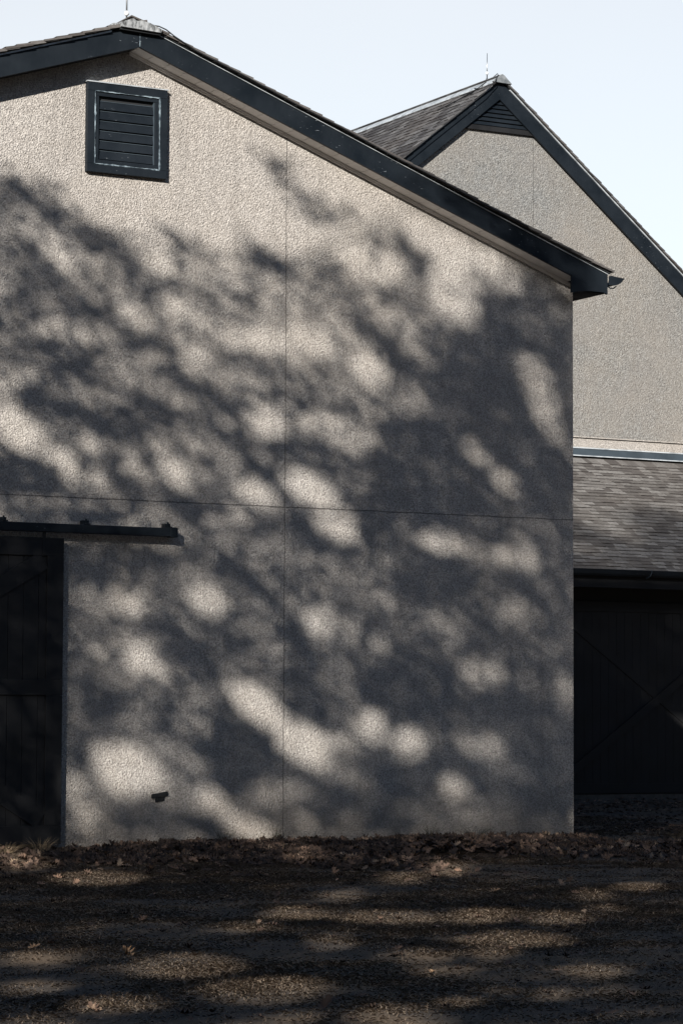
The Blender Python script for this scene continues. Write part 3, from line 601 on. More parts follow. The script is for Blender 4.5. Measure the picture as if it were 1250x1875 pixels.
# ================================================================== TREES that throw the dappled shade
SHADE_WALL=[(-7.32,5.37,3.46,0.18,0.03,-2.38,0.42),(-8.42,6.75,1.57,0.11,0.02,-1.65,0.42),(-4.03,4.79,4.13,0.18,0.02,-3,0.42),(-4.68,1.78,5.35,0.03,0.02,-2.43,0.4),(-0.92,4.14,2.07,0.07,-0,-3.88,0.2),(-0.46,6.92,1.14,0.08,-0,-1.11,0.15),(-6.94,7.15,1.48,-0.52,-0.36,-0.76,0.45),(-8.36,8.13,0.75,-0.34,-0.26,-0.46,0.45),(-8.68,8.46,0.4,-0.18,-0.11,-0.2,0.12),(-8.18,8.69,0.22,-0.12,-0.07,-0.1,0.4),(-8.73,8.53,0.26,-0.19,-0.12,-0.14,0.15),(-8.31,8.33,0.36,-0.1,-0.06,-0.17,0.15),(-7.86,8.14,0.29,-0.19,-0.12,-0.15,0.15),(-7.46,7.95,0.31,-0.09,-0.07,-0.17,0.15),(-7.34,7.92,0.28,-0.07,-0.07,-0.18,0.03),(-6.92,7.57,0.26,-0.32,-0.18,-0.13,0.18),(-8.44,8.01,0.35,-0.12,-0.04,-0.1,0.55),(-8.05,7.83,0.25,-0.18,-0.08,-0.1,0.8),(-7.69,7.49,0.27,-0.19,-0.1,-0.12,0.65),(-7.34,7.16,0.25,-0.17,-0.1,-0.12,0.55),(-8.7,7.72,0.28,0.02,0,-0.14,0.08),(-8.36,7.61,0.22,-0.18,-0.1,-0.11,0.08),(-8.06,7.35,0.2,-0.2,-0.12,-0.1,0.08),(-7.77,7.12,0.23,-0.15,-0.1,-0.12,0.08),(-7.51,6.95,0.17,-0.12,-0.1,-0.12,0.08),(-8.62,7.06,0.46,-0,-0.01,-0.17,0.07),(-8.66,7.45,0.27,0.02,0,-0.13,0.3),(-8.11,6.74,0.37,-0,-0.01,-0.16,0.6),(-7.41,6.57,0.16,0.07,0.07,-0.17,0.6),(-6.44,8.13,0.2,-0.16,-0.09,-0.09,0.4),(-6.04,7.95,0.34,-0.08,-0.04,-0.12,0.4),(-6.62,7.76,0.23,-0.06,-0.06,-0.16,0.85),(-6.21,7.43,0.23,-0.06,-0.03,-0.08,0.5),(-6.17,7.06,0.38,-0.06,-0.05,-0.17,1.1),(-6.78,6.94,0.21,0.01,0,-0.12,0.75),(-5.66,7.13,0.14,-0.23,-0.1,-0.05,0.35),(-5.55,6.8,0,-0.21,-0.12,-0.01,0.35),(-7.21,6.89,0.21,-0.06,-0.04,-0.11,0.12),(-8.42,6.46,0.39,0.03,0,-0.16,0.2),(-7.91,6.34,0.44,-0.03,-0.02,-0.13,0.1),(-6.49,6.61,0.06,-0.19,-0.12,-0.04,0.04),(-6.35,6.34,0.14,-0.2,-0.11,-0.07,0.04),(-6.1,6.12,0.21,-0.12,-0.07,-0.1,0.04),(-5.81,6.01,0.22,-0.03,-0.03,-0.12,0.04),(-6.93,6.6,0.32,0.02,0,-0.15,0.2),(-6,6.51,0.21,-0.15,-0.12,-0.14,0.8),(-7.83,5.99,0.27,0.02,0,-0.13,0.38),(-7.24,6.02,0.21,0.01,0,-0.13,0.35),(-6.75,6.21,0.16,-0.09,-0.07,-0.1,0.5),(-6.2,5.78,0.32,-0.2,-0.1,-0.12,0.5),(-8.33,5.81,0.25,-0.1,-0.07,-0.15,0.04),(-7.95,5.7,0.33,-0.06,-0.04,-0.16,0.04),(-7.51,5.55,0.29,-0.16,-0.09,-0.14,0.04),(-7.14,5.45,0.28,0.02,0,-0.16,0.04),(-6.68,5.76,0.37,-0.13,-0.09,-0.18,0.04),(-7,5.61,0.4,0.02,0,-0.22,0.06),(-8.83,5.65,0.18,-0.32,-0.2,-0.11,1),(-8.5,5.29,0.32,-0.23,-0.14,-0.17,1),(-8.07,4.98,0.32,-0.24,-0.15,-0.17,1),(-7.71,5.31,0.18,-0.19,-0.12,-0.1,0.8),(-7.58,4.74,0.33,-0.04,-0.03,-0.17,0.7),(-8.68,4.89,0.38,-0.04,-0.03,-0.2,0.04),(-8.24,4.79,0.31,-0.14,-0.1,-0.18,0.04),(-8.62,4.7,0.46,0.02,0,-0.18,0.1),(-6.35,4.92,0.23,-0.24,-0.13,-0.1,1.2),(-6.96,5.01,0.24,0.01,0,-0.15,0.6),(-7.25,5.16,0.13,0.01,0,-0.29,0.25),(-6.11,4.4,0.2,0.01,0,-0.12,0.12),(-7.54,4.31,0.55,0.02,0,-0.12,0.18),(-8.39,4.33,0.46,0.02,0,-0.1,0.25),(-6.67,4.46,0.22,0.01,0,-0.15,0.55),(-5.76,4.34,0.2,0.01,0,-0.15,0.5),(-7.3,3.78,0.79,0.03,0,-0.22,0.13),(-4.82,9.2,0.33,-0.26,-0.12,-0.12,0.6),(-4.41,8.84,0.21,-0.22,-0.13,-0.11,0.6),(-4.13,8.62,0.22,-0.11,-0.09,-0.14,0.6),(-4.56,9,0.1,-0.1,-0.06,-0.06,0.42),(-4.03,8.55,0.16,0.01,0,-0.09,0.4),(-4.39,8.75,0.34,-0.14,-0.11,-0.18,0.6),(-3.85,8.66,0.25,0.15,0.05,-0.08,0.6),(-5.12,7.91,0.34,-0.03,-0.03,-0.17,0.12),(-4.75,7.85,0.25,-0.06,-0.06,-0.16,0.12),(-5.15,8.15,0.32,-0.08,-0.03,-0.07,0.5),(-5.23,7.39,0.13,-0.09,-0.07,-0.09,0.1),(-4.04,7.8,0.26,-0.23,-0.15,-0.13,0.22),(-3.83,7.51,0.08,-0.23,-0.2,-0.07,0.22),(-3.63,7.28,0.25,-0.17,-0.13,-0.15,0.22),(-4.3,7.46,0.24,-0.34,-0.26,-0.16,0.5),(-2.87,8.36,0.15,-0.21,-0.17,-0.1,0.12),(-2.64,8.09,0.2,-0.22,-0.16,-0.12,0.12),(-3.26,8.35,0.26,0.02,0,-0.17,0.45),(-3.07,7.9,0.3,-0.02,-0.03,-0.15,0.95),(-2.06,7.55,0.44,-0.07,-0.05,-0.15,1),(-2.78,7.61,0.45,0.03,0,-0.1,0.35),(-5.05,6.85,0.43,-0.04,-0.03,-0.16,1.15),(-4.38,6.85,0.31,-0.14,-0.11,-0.18,1.1),(-5.47,6.85,0.17,0.01,0,-0.15,0.75),(-3.43,6.58,0.37,-0.15,-0.11,-0.2,1.05),(-3.82,6.77,0.26,0.02,0,-0.14,0.7),(-3.32,7.07,0.26,-0.18,-0.15,-0.16,0.08),(-3.08,6.86,0.16,-0.2,-0.19,-0.12,0.08),(-2.9,6.6,0.16,-0.25,-0.2,-0.11,0.08),(-2.93,7.2,0.3,-0.07,-0.06,-0.15,0.6),(-1.74,6.83,0.55,0.04,0,-0.31,0.05),(-1.3,7.51,0.06,-0.32,-0.29,-0.06,0.02),(-1.07,7.25,0.35,-0.15,-0.15,-0.23,0.02),(-0.45,7.43,0.56,0.04,-0,-0.48,0.07),(-0.59,7.94,0.32,0.02,-0,-0.21,0.15),(-1.1,7.9,0.22,0.02,-0,-0.19,0.6),(-1.7,6.37,0.96,0.06,0,-0.58,0.01),(-1.83,5.74,1.19,0.06,0,-0.47,0.02),(-0.27,6.85,0.3,0.02,-0,-0.48,0.12),(-0.83,7.05,0.56,0.04,-0,-0.14,0.06),(-0.73,6.68,0.21,-0.26,-0.18,-0.12,0.6),(-0.46,6.12,0.18,-0.5,-0.21,-0.07,0.6),(-0.6,6.55,0.24,0.02,-0,-0.24,0.65),(-2.71,6.14,0.28,-0.07,-0.08,-0.21,0.55),(-2.24,6.01,0.22,-0.06,-0.04,-0.1,0.28),(-2.86,6.47,0.23,0.01,0,-0.15,0.1),(-5.09,6.4,0.27,-0.1,-0.05,-0.1,0.15),(-4.79,6.21,0.13,-0.16,-0.1,-0.07,0.15),(-4.25,6.44,0.19,0.01,0,-0.12,0.35),(-4.03,5.98,0.73,-0.01,-0.01,-0.12,0.25),(-3.23,6.11,0.28,-0.07,-0.04,-0.11,0.2),(-4.96,5.72,0.27,0.01,0,-0.22,0.95),(-3.86,5.61,0.62,-0.11,-0.05,-0.19,0.8),(-5.67,6.27,0.18,0.01,0,-0.19,0.7),(-5.61,5.91,0.3,-0.14,-0.06,-0.11,0.1),(-5.31,5.33,0.13,-0.28,-0.11,-0.05,0.02),(-5.02,4.91,0.24,-0.25,-0.1,-0.08,0.02),(-4.71,5.37,0.34,0.02,0,-0.12,0.1),(-3.99,5.23,0.47,-0.17,-0.07,-0.14,0.2),(-5.12,4.7,0.3,-0.2,-0.13,-0.16,1),(-4.28,4.79,0.39,-0.18,-0.12,-0.19,1),(-3.84,4.36,0.36,-0.13,-0.1,-0.2,1.15),(-5.66,4.42,0.18,0.01,0,-0.12,0.35),(-5.28,4.2,0.38,0.01,0,-0.16,0.4),(-4.46,4.21,0.24,-0.12,-0.1,-0.14,0.06),(-4.13,4.05,0.29,-0.13,-0.09,-0.15,0.06),(-2.81,5.07,0.71,0.03,0,-0.47,0.03),(-3.25,4.36,0.35,0.01,0,-0.38,0.03),(-2.86,5.72,0.39,0.02,0,-0.2,0.05),(-3.47,4.93,0.21,0.01,0,-0.14,0.35),(-2.01,4.87,1.09,0.05,0,-0.46,0.02),(-0.46,5.1,0.47,0.02,-0,-0.55,0.05),(-1.62,5.45,0.17,-0.2,-0.11,-0.07,0.75),(-1.15,5.07,0.2,-0.2,-0.12,-0.09,0.65),(-1.15,4.68,0.28,0.01,0,-0.17,0.25),(-2.28,5.2,0.22,-0.1,-0.06,-0.1,0.25),(-1.83,4.57,0.54,-0.06,-0.03,-0.15,0.04),(-2.23,4.16,0.42,-0.05,-0.03,-0.15,0.6),(-1.7,4.04,0.32,-0.12,-0.08,-0.14,0.6),(-1.29,3.99,0.29,0.07,0.04,-0.15,0.6),(-0.9,3.99,0.31,-0.07,-0.05,-0.15,0.6),(-1.15,3.99,0.23,-0.03,-0.03,-0.12,0.9),(-0.55,3.66,0.13,-0.19,-0.1,-0.05,0.32),(-0.9,4.26,0.17,0.01,-0,-0.11,0.45),(-3.05,4.07,0.13,0,0,-0.2,0.25),(-2.28,3.63,0.72,0.02,0,-0.29,0.02),(-1.06,3.7,0.31,0.01,-0,-0.11,0.05),(-1.06,3.2,0.33,0.01,-0,-0.23,0.48),(-1.51,3.51,0.16,0,0,-0.17,0.28),(-3.16,3.29,0.37,-0.08,-0.04,-0.13,0.6),(-2.23,3,0.42,-0.12,-0.08,-0.19,0.38),(-2.59,2.77,0.27,0,0,-0.12,0.3),(-1.51,2.88,0.24,0,0,-0.2,0.05),(-0.37,2.67,0.28,0,-0,-0.17,0.3),(-5.03,3.87,0.32,-0.15,-0.12,-0.2,0.42),(-5.53,3.69,0.25,-0.1,-0.07,-0.12,0.03),(-5.11,3.42,0.32,-0.25,-0.1,-0.1,0.03),(-4.69,3.01,0.22,-0.29,-0.12,-0.08,0.03),(-4.37,2.6,0.2,-0.25,-0.12,-0.08,0.03),(-5.85,3.24,0.29,-0.09,-0.08,-0.19,0.9),(-5.11,3.09,0.22,-0.19,-0.13,-0.12,0.45),(-5.44,2.72,0.33,-0.2,-0.07,-0.09,0.28),(-4.4,3.31,0.2,0.01,0,-0.22,0.45),(-4.14,3,0.19,-0.09,-0.11,-0.17,0.85),(-3.68,3.82,0.23,-0.16,-0.08,-0.08,0.25),(-3.84,2.61,0.15,0,0,-0.19,0.3),(-3.91,2.27,0.15,-0.07,-0.06,-0.1,0.5),(-3.57,2.01,0.19,-0.11,-0.11,-0.14,0.65),(-4.35,2.01,0.42,0,0,-0.33,0.06),(-2.8,2.1,0.8,0.01,0,-0.53,0.02),(-5.43,1.23,0.71,-0.3,-0.16,-0.32,0.02),(-3.15,0.74,0.7,-0,0,-0.38,0.06),(-5.1,1.85,0.41,-0.25,-0.14,-0.18,1.2),(-4.35,1.32,0.41,-0.21,-0.15,-0.23,1.25),(-3.67,1.3,0.3,-0.2,-0.08,-0.09,0.6),(-3.88,1.17,0.13,-0,0,-0.07,0.15),(-3.58,0.83,0.31,-0.19,-0.08,-0.1,0.4),(-3.32,1.56,0.23,0,0,-0.25,0.9),(-2.74,1.34,0.26,0,0,-0.23,0.9),(-4.66,0.66,0.36,-0.09,-0.06,-0.19,0.6),(-4,0.52,0.51,-0,0,-0.22,0.06),(-4.09,0.67,0.2,-0.14,-0.09,-0.09,0.1),(-7.82,3.12,0.12,0,0,-0.29,0.42),(-7.73,2.73,0.19,0,0,-0.27,0.38),(-6.98,3.17,0.36,-0.02,-0.02,-0.18,0.65),(-6.26,3.74,0.19,0.01,0,-0.19,0.4),(-6.79,2.42,0.29,-0.23,-0.14,-0.14,0.9),(-6.09,2.57,0.39,-0.29,-0.14,-0.16,0.05),(-6.49,2.92,0.21,0,0,-0.1,0.1),(-7.49,3.63,0.31,0.01,0,-0.29,0.12),(-7.35,1.84,0.35,0,0,-0.24,0.04),(-7.74,1.76,0.1,0,0,-0.28,0.35),(-6.08,1.59,0.19,0.08,0.12,-0.22,0.5),(-5.94,2.25,0.21,0,0,-0.12,0.25),(-6.48,1.7,0.21,0,0,-0.29,0.08),(-5.59,1.85,0.15,0,0,-0.12,0.06),(-6.99,1.01,0.48,-0.2,-0.14,-0.28,0.95),(-7.07,0.8,0.27,-0,0,-0.19,1.1),(-7.69,0.56,0.2,-0,0.01,-0.43,0.65),(-7.72,1.19,0.19,-0.06,-0.04,-0.11,0.12),(-6.23,0.65,0.41,-0.07,-0.03,-0.18,0.6),(-5.71,0.54,0.32,-0.18,-0.08,-0.11,0.8),(-5.21,0.17,0.36,-0.15,-0.08,-0.14,1.05),(-6.47,0.33,0.53,-0.01,0,-0.09,0.18),(-6.9,0.25,0.25,-0,0,-0.13,0.12),(-5.91,0.21,0.36,-0.09,-0.03,-0.11,0.15),(-5.5,0.83,0.27,-0.17,-0.12,-0.15,0.05),(-1.56,2.3,0.32,-0.04,-0.04,-0.2,0.7),(-0.69,2.23,0.16,0,-0,-0.19,0.38),(-0.12,2.01,0.14,0,-0,-0.25,0.6),(-1.56,1.3,0.42,-0.1,-0.05,-0.16,0.65),(-1.1,1.03,0.38,-0.19,-0.09,-0.13,0.42),(-1.96,0.69,0.21,-0.12,-0.1,-0.12,1),(-1.83,0.42,0.25,-0,0,-0.18,0.4),(-2.27,0.2,0.23,-0,0,-0.14,0.35),(-0.32,0.72,0.47,-0,-0,-0.7,0.12),(-0.65,0.03,1.12,-0.02,-0,-0.11,0.12),(-2.58,0.79,0.23,-0,0,-0.11,0.2),(-0.69,0.3,0.35,-0.11,-0.04,-0.1,0.15),(-1.38,1.8,0.81,-0.12,-0.04,-0.2,0.02),(-2.27,1.04,0.27,-0,0,-0.17,0.05),(-1.01,0.65,0.55,-0,-0,-0.14,0.06),(-2.97,0.21,0.44,-0.01,0,-0.17,0.05),(-1.43,8.92,0.71,-0.29,-0.1,-0.16,0.12),(-0.12,8.44,0.83,-0.28,-0.09,-0.17,0.12),]
SHADE_GROUND=[(-9.59,-4.86,0.45,-0.2,-0.6,-1.37,1),(-9.17,-1.68,0.25,-0.1,-0.6,-1.46,1),(-8.28,0.87,0.2,-0.08,-0.59,-1.45,1),(-10.15,-10.73,0.28,-0.13,-0.48,-0.92,1),(-11.48,-12.27,0.26,-0.12,-0.3,-0.6,0.73),(-14.3,-14.42,0.22,-0.1,-0.26,-0.63,1),(-13.64,-15.6,0.36,-0.17,-0.43,-0.91,1),(-13.95,-17.51,0.36,-0.17,-0.41,-0.8,1),(-15.26,-17.99,0.24,-0.12,-0.21,-0.48,1),(-15.26,-16.65,0.2,-0.09,-0.2,-0.5,1),(-16.18,-18.98,0.2,-0.1,-0.23,-0.56,0.84),(-15.28,-19.78,0.19,-0.1,-0.22,-0.43,1),(-11.6,-14.07,0.14,-0.06,-0.41,-0.77,0.84),(-16.03,-20.08,0.16,-0.08,-0.17,-0.37,0.63),(-14.7,-19.26,0.17,-0.09,-0.2,-0.38,0.63),(-6.27,-6.04,0.2,-0.09,-0.68,-1.18,1),(-4.81,-4.49,0.22,-0.1,-0.99,-1.67,1),(-9.61,-11.44,0.46,-0.21,-0.44,-0.77,1),(-8.72,-11.66,0.28,-0.13,-0.54,-0.88,1),(-8.29,-12.31,0.25,-0.11,-0.48,-0.74,1),(-10.11,-14.41,0.41,-0.19,-0.48,-0.77,0.95),(-11.62,-15.5,0.23,-0.11,-0.31,-0.53,0.73),(-11.23,-17.31,0.21,-0.1,-0.34,-0.51,1),(-11.98,-18.69,0.13,-0.06,-0.26,-0.38,0.63),(-14.11,-19.54,0.26,-0.13,-0.36,-0.64,1),(-14.02,-20.67,0.22,-0.11,-0.32,-0.52,1),(-4.85,-8.62,0.24,-0.11,-0.51,-0.74,0.84),(-6.02,-9.52,0.13,-0.06,-0.45,-0.68,1),(-7.09,-11.36,0.15,-0.07,-0.32,-0.47,0.84),(-10.97,-15.56,0.15,-0.07,-0.28,-0.46,1),(-12.16,-16.75,0.21,-0.1,-0.2,-0.33,0.63),(-12.4,-18.63,0.1,-0.05,-0.24,-0.38,0.73),(-13.27,-18.83,0.09,-0.05,-0.16,-0.26,1),(-8.43,-8.44,0.18,-0.08,-0.46,-0.84,0.73),(-5.23,-1.68,0.2,-0.08,-0.59,-1.11,0.63),]
def paint_map(cx, cy, lst, base):
    T = np.full(cx.shape, base, float)
    for (x0, y0, ux, uy, vx, vy, val) in lst:
        det = ux * vy - uy * vx
        if abs(det) < 1e-6: continue
        dx, dy = cx - x0, cy - y0
        p = (dx * vy - dy * vx) / det; q = (-dx * uy + dy * ux) / det
        r = np.sqrt(p * p + q * q); wgt = np.clip((1.16 - r) / 0.32, 0, 1); wgt = wgt * wgt * (3 - 2 * wgt)
        T = T + (val - T) * wgt
    return np.clip(T, 0.01, 1)
SV = np.array(SUN); HX = np.array([SUN.x, SUN.y]); HX /= np.linalg.norm(HX); PX = np.array([-HX[1], HX[0]])
def ta(t, a_): return HX * t + PX * a_
crowns = []      # centre xyz, radii, trunk base xy, kind
for (t, a_, z, r, rz, ttr, atr) in ((-38, 3.3, 19.5, 5.6, 6.4, -39, 8.6), (-50, -3.4, 14.5, 6.4, 7.6, -51, -6.5), (-27, 5.0, 17.5, 6.0, 7.0, -27, 9.6)):
    c_ = ta(t, a_); b_ = ta(ttr, atr); crowns.append((np.array([c_[0], c_[1], z]), r, rz, b_))
rng = np.random.RandomState(12)
leafP = [[] for _ in crowns]
def cast(P, T, dens_area, pref):
    """P landing points, T wanted transmission, dens_area = area of each cell seen from the sun; leaves go up the sun ray into a crown"""
    tau = -1.12 * np.log(np.clip(T, 0.0002, 1)); tau[T > 0.95] = 0
    A = 0.0063 * 0.5 * 1.03
    n = rng.poisson(tau * dens_area / A)
    idx = np.repeat(np.arange(len(P)), n)
    Q = P[idx]; done = np.zeros(len(idx), bool); own = np.zeros(len(idx), int); pos = np.zeros((len(idx), 3))
    for it in range(24):
        ci = rng.choice(pref, len(idx))
        C = np.array([c[0] for c in crowns])[ci]; R = np.array([[c[1], c[1], c[2]] for c in crowns])[ci]
        L0 = -((C - Q) @ SV); L = L0 + rng.uniform(-1, 1, len(idx)) * R[:, 0]
        X = Q - SV * L[:, None]; e = (((X - C) / R) ** 2).sum(1)
        ok = (~done) & (e < (1.0 if it < 18 else 2.0)); pos[ok] = X[ok]; own[ok] = ci[ok]; done |= ok
    rest = ~done; pos[rest] = X[rest]; own[rest] = ci[rest]
    for c in range(len(crowns)): leafP[c].append(pos[own == c])
# wall of the front barn
st = 0.06
wx, wz = np.meshgrid(np.arange(-9.9, 0.75, st), np.arange(-0.1, 11.0, st), indexing='ij')
T = paint_map(wx, wz, SHADE_WALL, 1.0)
top = np.where(wx > AX, zr(wx), zl(wx)) + 0.3
T = T ** (1.35 + 0.75 * np.clip((7.0 - wz) / 3.5, 0, 1))
T = np.where((wx < -7.93) & (wz < 3.95), T * 0.3, T)
def boxblur(A, k_, n_=3):
    for _ in range(n_):
        for ax in (0, 1):
            P_ = np.pad(A, [(k_, k_) if a_ == ax else (0, 0) for a_ in (0, 1)], mode='edge'); c_ = np.cumsum(P_, ax)
            c_ = np.insert(c_, 0, 0, ax); n0 = A.shape[ax]
            A = (np.take(c_, range(2 * k_ + 1, 2 * k_ + 1 + n0), ax) - np.take(c_, range(0, n0), ax)) / (2 * k_ + 1)
    return A
up_ = np.clip((wz - 5.2) / 1.5, 0, 1) * np.clip((-1.6 - wx) / 1.2, 0, 1)
T = T + (np.maximum(boxblur(T, 1, 2), 0.05) - T) * up_
T = np.where(T < 0.6, np.clip(T * (0.55 + 0.45 * NZ(wx, wz, 0.25) + 0.45 * NZ(wx + 3, wz, 0.5)), 0.006, 1), T)
T = np.clip(T + (0.7 - 0.35 * up_) * (T - boxblur(T, 1)), 0.006, 1)
T = np.where((wx > -2.7) & (wz - zr(wx) > -0.13) & (wz - zr(wx) < 0.25), T * np.clip(0.25 + 0.7 * (-1.9 - wx), 0.25, 1), T)
T = np.where(wz > top, 1, T); T = np.where(wx > 0.45, 1, T)
WX = wx.ravel() + rng.uniform(-.03, .03, wx.size); WZ = wz.ravel() + rng.uniform(-.03, .03, wx.size)
cast(np.stack([WX, np.zeros_like(WX), WZ], 1), T.ravel(), st * st * abs(SV[1]), [0, 0, 2, 2])
# ground in view
st = 0.09
qx, qy = np.meshgrid(np.arange(-19, 7, st), np.arange(-24, 6.5, st), indexing='ij')
T = paint_map(qx, qy, SHADE_GROUND, 0.06) 
T = np.clip(T + (NZ(qx * 1.0 + qy * .5, qy, 0.8) - 0.45) * 0.14 + (NZ(qx, qy * 1.3, 0.35) - 0.5) * 0.10, 0.012, 1)
rel = np.stack([qx + 22.574, qy + 34.373], -1); fwd = rel @ np.array([fw.x, fw.y]) / math.hypot(fw.x, fw.y); lat = rel @ np.array([rt.x, rt.y])
vis = (np.abs(lat) < fwd * 0.12 + 1.2) & (fwd > 14.5) & ~((qy > 0) & (qx < 0.1)) & ((qy < 0) | (qx - 0.947 * qy > 0.35))
inview = vis.copy()
T = np.where(vis, T, 1)
QX = qx.ravel(); QY = qy.ravel()
cast(np.stack([QX, QY, np.full_like(QX, -0.12)], 1), T.ravel(), st * st * abs(SV[2]), [1, 1, 1, 0])
# lean-to front and lower roof
st = 0.09
qx, qz = np.meshgrid(np.arange(8.3, 17.0, st), np.arange(2.2, 6.6, st), indexing='ij')
yy = np.where(qz < 4.7, 13.3, 13.38 + (qz - 4.7) / m_)
edge = 5.50 + 0.30 * (NZ(qx, qz * 0, 0.5) - 0.5) + 0.25 * np.sin(qx * 2.1 + 0.5)
T = np.clip((qz - edge) / 0.35, 0, 1); T = 0.015 + 0.985 * T
blob = np.exp(-(((qx - 12.25) / 0.95) ** 2 + ((qz - 5.80) / 0.45) ** 2) ** 2); T = T * (1 - 0.93 * blob)
T = np.where((qx > 9.1) & (qx < 10.0) & (np.abs(qz - 5.16) < .12), 0.5, T)
xc_ = qx - 0.947 * yy; zc_ = qz + 0.541 * yy                      # where the ray passes over the front barn
T = np.where(zc_ > zr(xc_) + 0.55, T, 1)
T = np.where(qz > 4.7, np.clip(T, 0.012, 1) ** 1.9, T)              # the slope takes more sun per cell than an upright face
cast(np.stack([qx.ravel(), yy.ravel(), qz.ravel()], 1), T.ravel(), st * st * abs(SV[1]), [2])

# loose filler leaves that only shade ground out of view
def fill(ci, n):
    C, r, rz, b_ = crowns[ci]; d = rng.normal(size=(n, 3)); d /= np.linalg.norm(d, axis=1)[:, None]
    X = C + d * (rng.uniform(0.55, 1.12, n)[:, None]) * np.array([r, r, rz])
    k_ = NZ(X[:, 0] + X[:, 2], X[:, 1] + 3 * ci, 1.3) > 0.5
    X = X[k_]
    # landing tests
    tw = (0 - X[:, 1]) / SV[1]; Pw = X + SV * tw[:, None]
    hit = (Pw[:, 0] > -10.3) & (Pw[:, 0] < 1.0) & (Pw[:, 2] > -0.5) & (Pw[:, 2] < 11.6)
    tg = -X[:, 2] / SV[2]; Pg = X + SV * tg[:, None]
    rl = Pg[:, :2] - np.array([-22.574, -34.373]); fg = rl @ np.array([fw.x, fw.y]); lg = rl @ np.array([rt.x, rt.y])
    hit |= (np.abs(lg) < fg * 0.12 + 1.6) & (fg > 13) & (fg < 70)
    t2 = (Y2 - X[:, 1]) / SV[1]; P2 = X + SV * t2[:, None]
    hit |= (P2[:, 0] > 4) & (P2[:, 0] < 20) & (P2[:, 2] > 2) & (P2[:, 2] < 18)
    leafP[ci].append(X[~hit])
for ci in range(3): fill(ci, 30000)

k = Mat('foliage', 0.6, 0.3)
g = k.n.new('ShaderNodeNewGeometry')
M_LEAF = k.set(k.ramp(g.outputs['Random Per Island'], [(0, (0.035, 0.045, 0.018)), (0.5, (0.07, 0.065, 0.025)), (1, (0.12, 0.075, 0.03))]))
k = Mat('bark', 0.95, 0.1); M_BARK = k.set(k.ramp(k.noise(8, 6, 0.7, k.scaled((1, 1, .25))), [(0.3, (0.045, 0.036, 0.03)), (0.7, (0.14, 0.12, 0.10))]), k.bump(k.noise(14, 5, .7, k.scaled((1, 1, .25))), .05))
TL = ['tall oak in autumn leaf standing furthest left of the camera', 'broad low-crowned oak standing right behind the viewpoint', 'oak standing beside the yard left of the front barn']
for ci, (C, r, rz, tb) in enumerate(crowns):
    tree = empty('oak_tree', TL[ci], 'tree', 'trees shading the yard'); tree.location = (float(tb[0]), float(tb[1]), -0.2)
    X = np.concatenate(leafP[ci]); n = len(X)
    nrm = rng.normal(size=(n, 3)); nrm /= np.linalg.norm(nrm, axis=1)[:, None]
    u = np.cross(nrm, rng.normal(size=(n, 3))); u /= np.linalg.norm(u, axis=1)[:, None]; v = np.cross(nrm, u)
    sc = rng.uniform(0.8, 1.2, n)[:, None]
    q = np.array([(-0.5, 0), (0.05, -0.5), (0.5, 0), (0.05, 0.5)])
    V = np.stack([X + sc * (u * qa * 0.14 + v * qb * 0.09) for qa, qb in q], 1).reshape(-1, 3) - np.array([tb[0], tb[1], -0.2])
    F = np.arange(4 * n).reshape(n, 4)
    np_mesh('crown', V, F, M_LEAF, tree)
    rn = random.Random(40 + ci); mb = MB(); cb_ = C[2] - rz * 0.75
    bx, by = 0.0, 0.0; cx_, cy_ = C[0] - tb[0], C[1] - tb[1]
    H = C[2] + rz * 0.3
    trunk = [(0, 0, -0.3), (0.05, 0.03, 0.6), (0.1, -0.05, cb_ * 0.5), (cx_ * 0.12, cy_ * 0.12, cb_), (cx_ * 0.3, cy_ * 0.3, (cb_ + H) / 2), (cx_ * 0.4, cy_ * 0.4, H)]
    mb.tube(trunk, [0.55, 0.42, 0.34, 0.28, 0.17, 0.04], 12)
    for j in range(6):
        z0 = cb_ + (H - cb_) * j / 10; f_ = min(1, max(0, (z0 - cb_) / (H - cb_))); sx, sy = cx_ * (0.12 + 0.28 * f_), cy_ * (0.12 + 0.28 * f_)
        an = rn.uniform(0, 6.28); ex = cx_ * 0.9 + math.cos(an) * r * 0.7; ey = cy_ * 0.9 + math.sin(an) * r * 0.7; ez = C[2] + rn.uniform(-.5, .6) * rz
        mb.tube([(sx, sy, z0), (sx + (ex - sx) * .4, sy + (ey - sy) * .4, z0 + (ez - z0) * .3 + 0.3), (ex, ey, ez)], [0.07, 0.04, 0.015], 7)
    mb.build('trunk', M_BARK, tree, True)

# unseen leaf mass added behind and beside the viewpoint to block sky light
X = []
nw = 26000
az = rng.uniform(-2.15, 2.3, nw)                                   # angle from -Y seen from the barn corner
dist = 62 + 45 * rng.rand(nw) ** 1.3 + 6 * np.sin(az * 7)
cx_, cy_ = -4 - np.sin(az) * dist, -3 - np.cos(az) * dist
aa = cx_ * PX[0] + cy_ * PX[1]; tt = cx_ * HX[0] + cy_ * HX[1]
top = 30 + 5 * np.sin(az * 11 + 1) + 3 * np.sin(az * 29)
lim = np.where((np.abs(aa) < 16) & (tt < 0), 0.392 * (-tt - 30), top)
top = np.minimum(top, lim) * (0.8 + 0.2 * NZ(az * 20, dist, 1.0))
zz = top * rng.rand(nw) ** 0.8
C_ = np.stack([cx_, cy_, zz], 1)
rl = C_[:, :2] - np.array([-22.574, -34.373]); fg = rl @ np.array([0.479, 0.878]); lg = rl @ np.array([0.878, -0.479])
C_ = C_[~((fg > -6) & (np.abs(lg) < np.abs(fg) * 0.45 + 6)) & (np.abs(lg) + np.abs(fg) > 14)]; n = len(C_)
nrm = rng.normal(size=(n, 3)); nrm /= np.linalg.norm(nrm, axis=1)[:, None]
u = np.cross(nrm, rng.normal(size=(n, 3))); u /= np.linalg.norm(u, axis=1)[:, None]; v = np.cross(nrm, u)
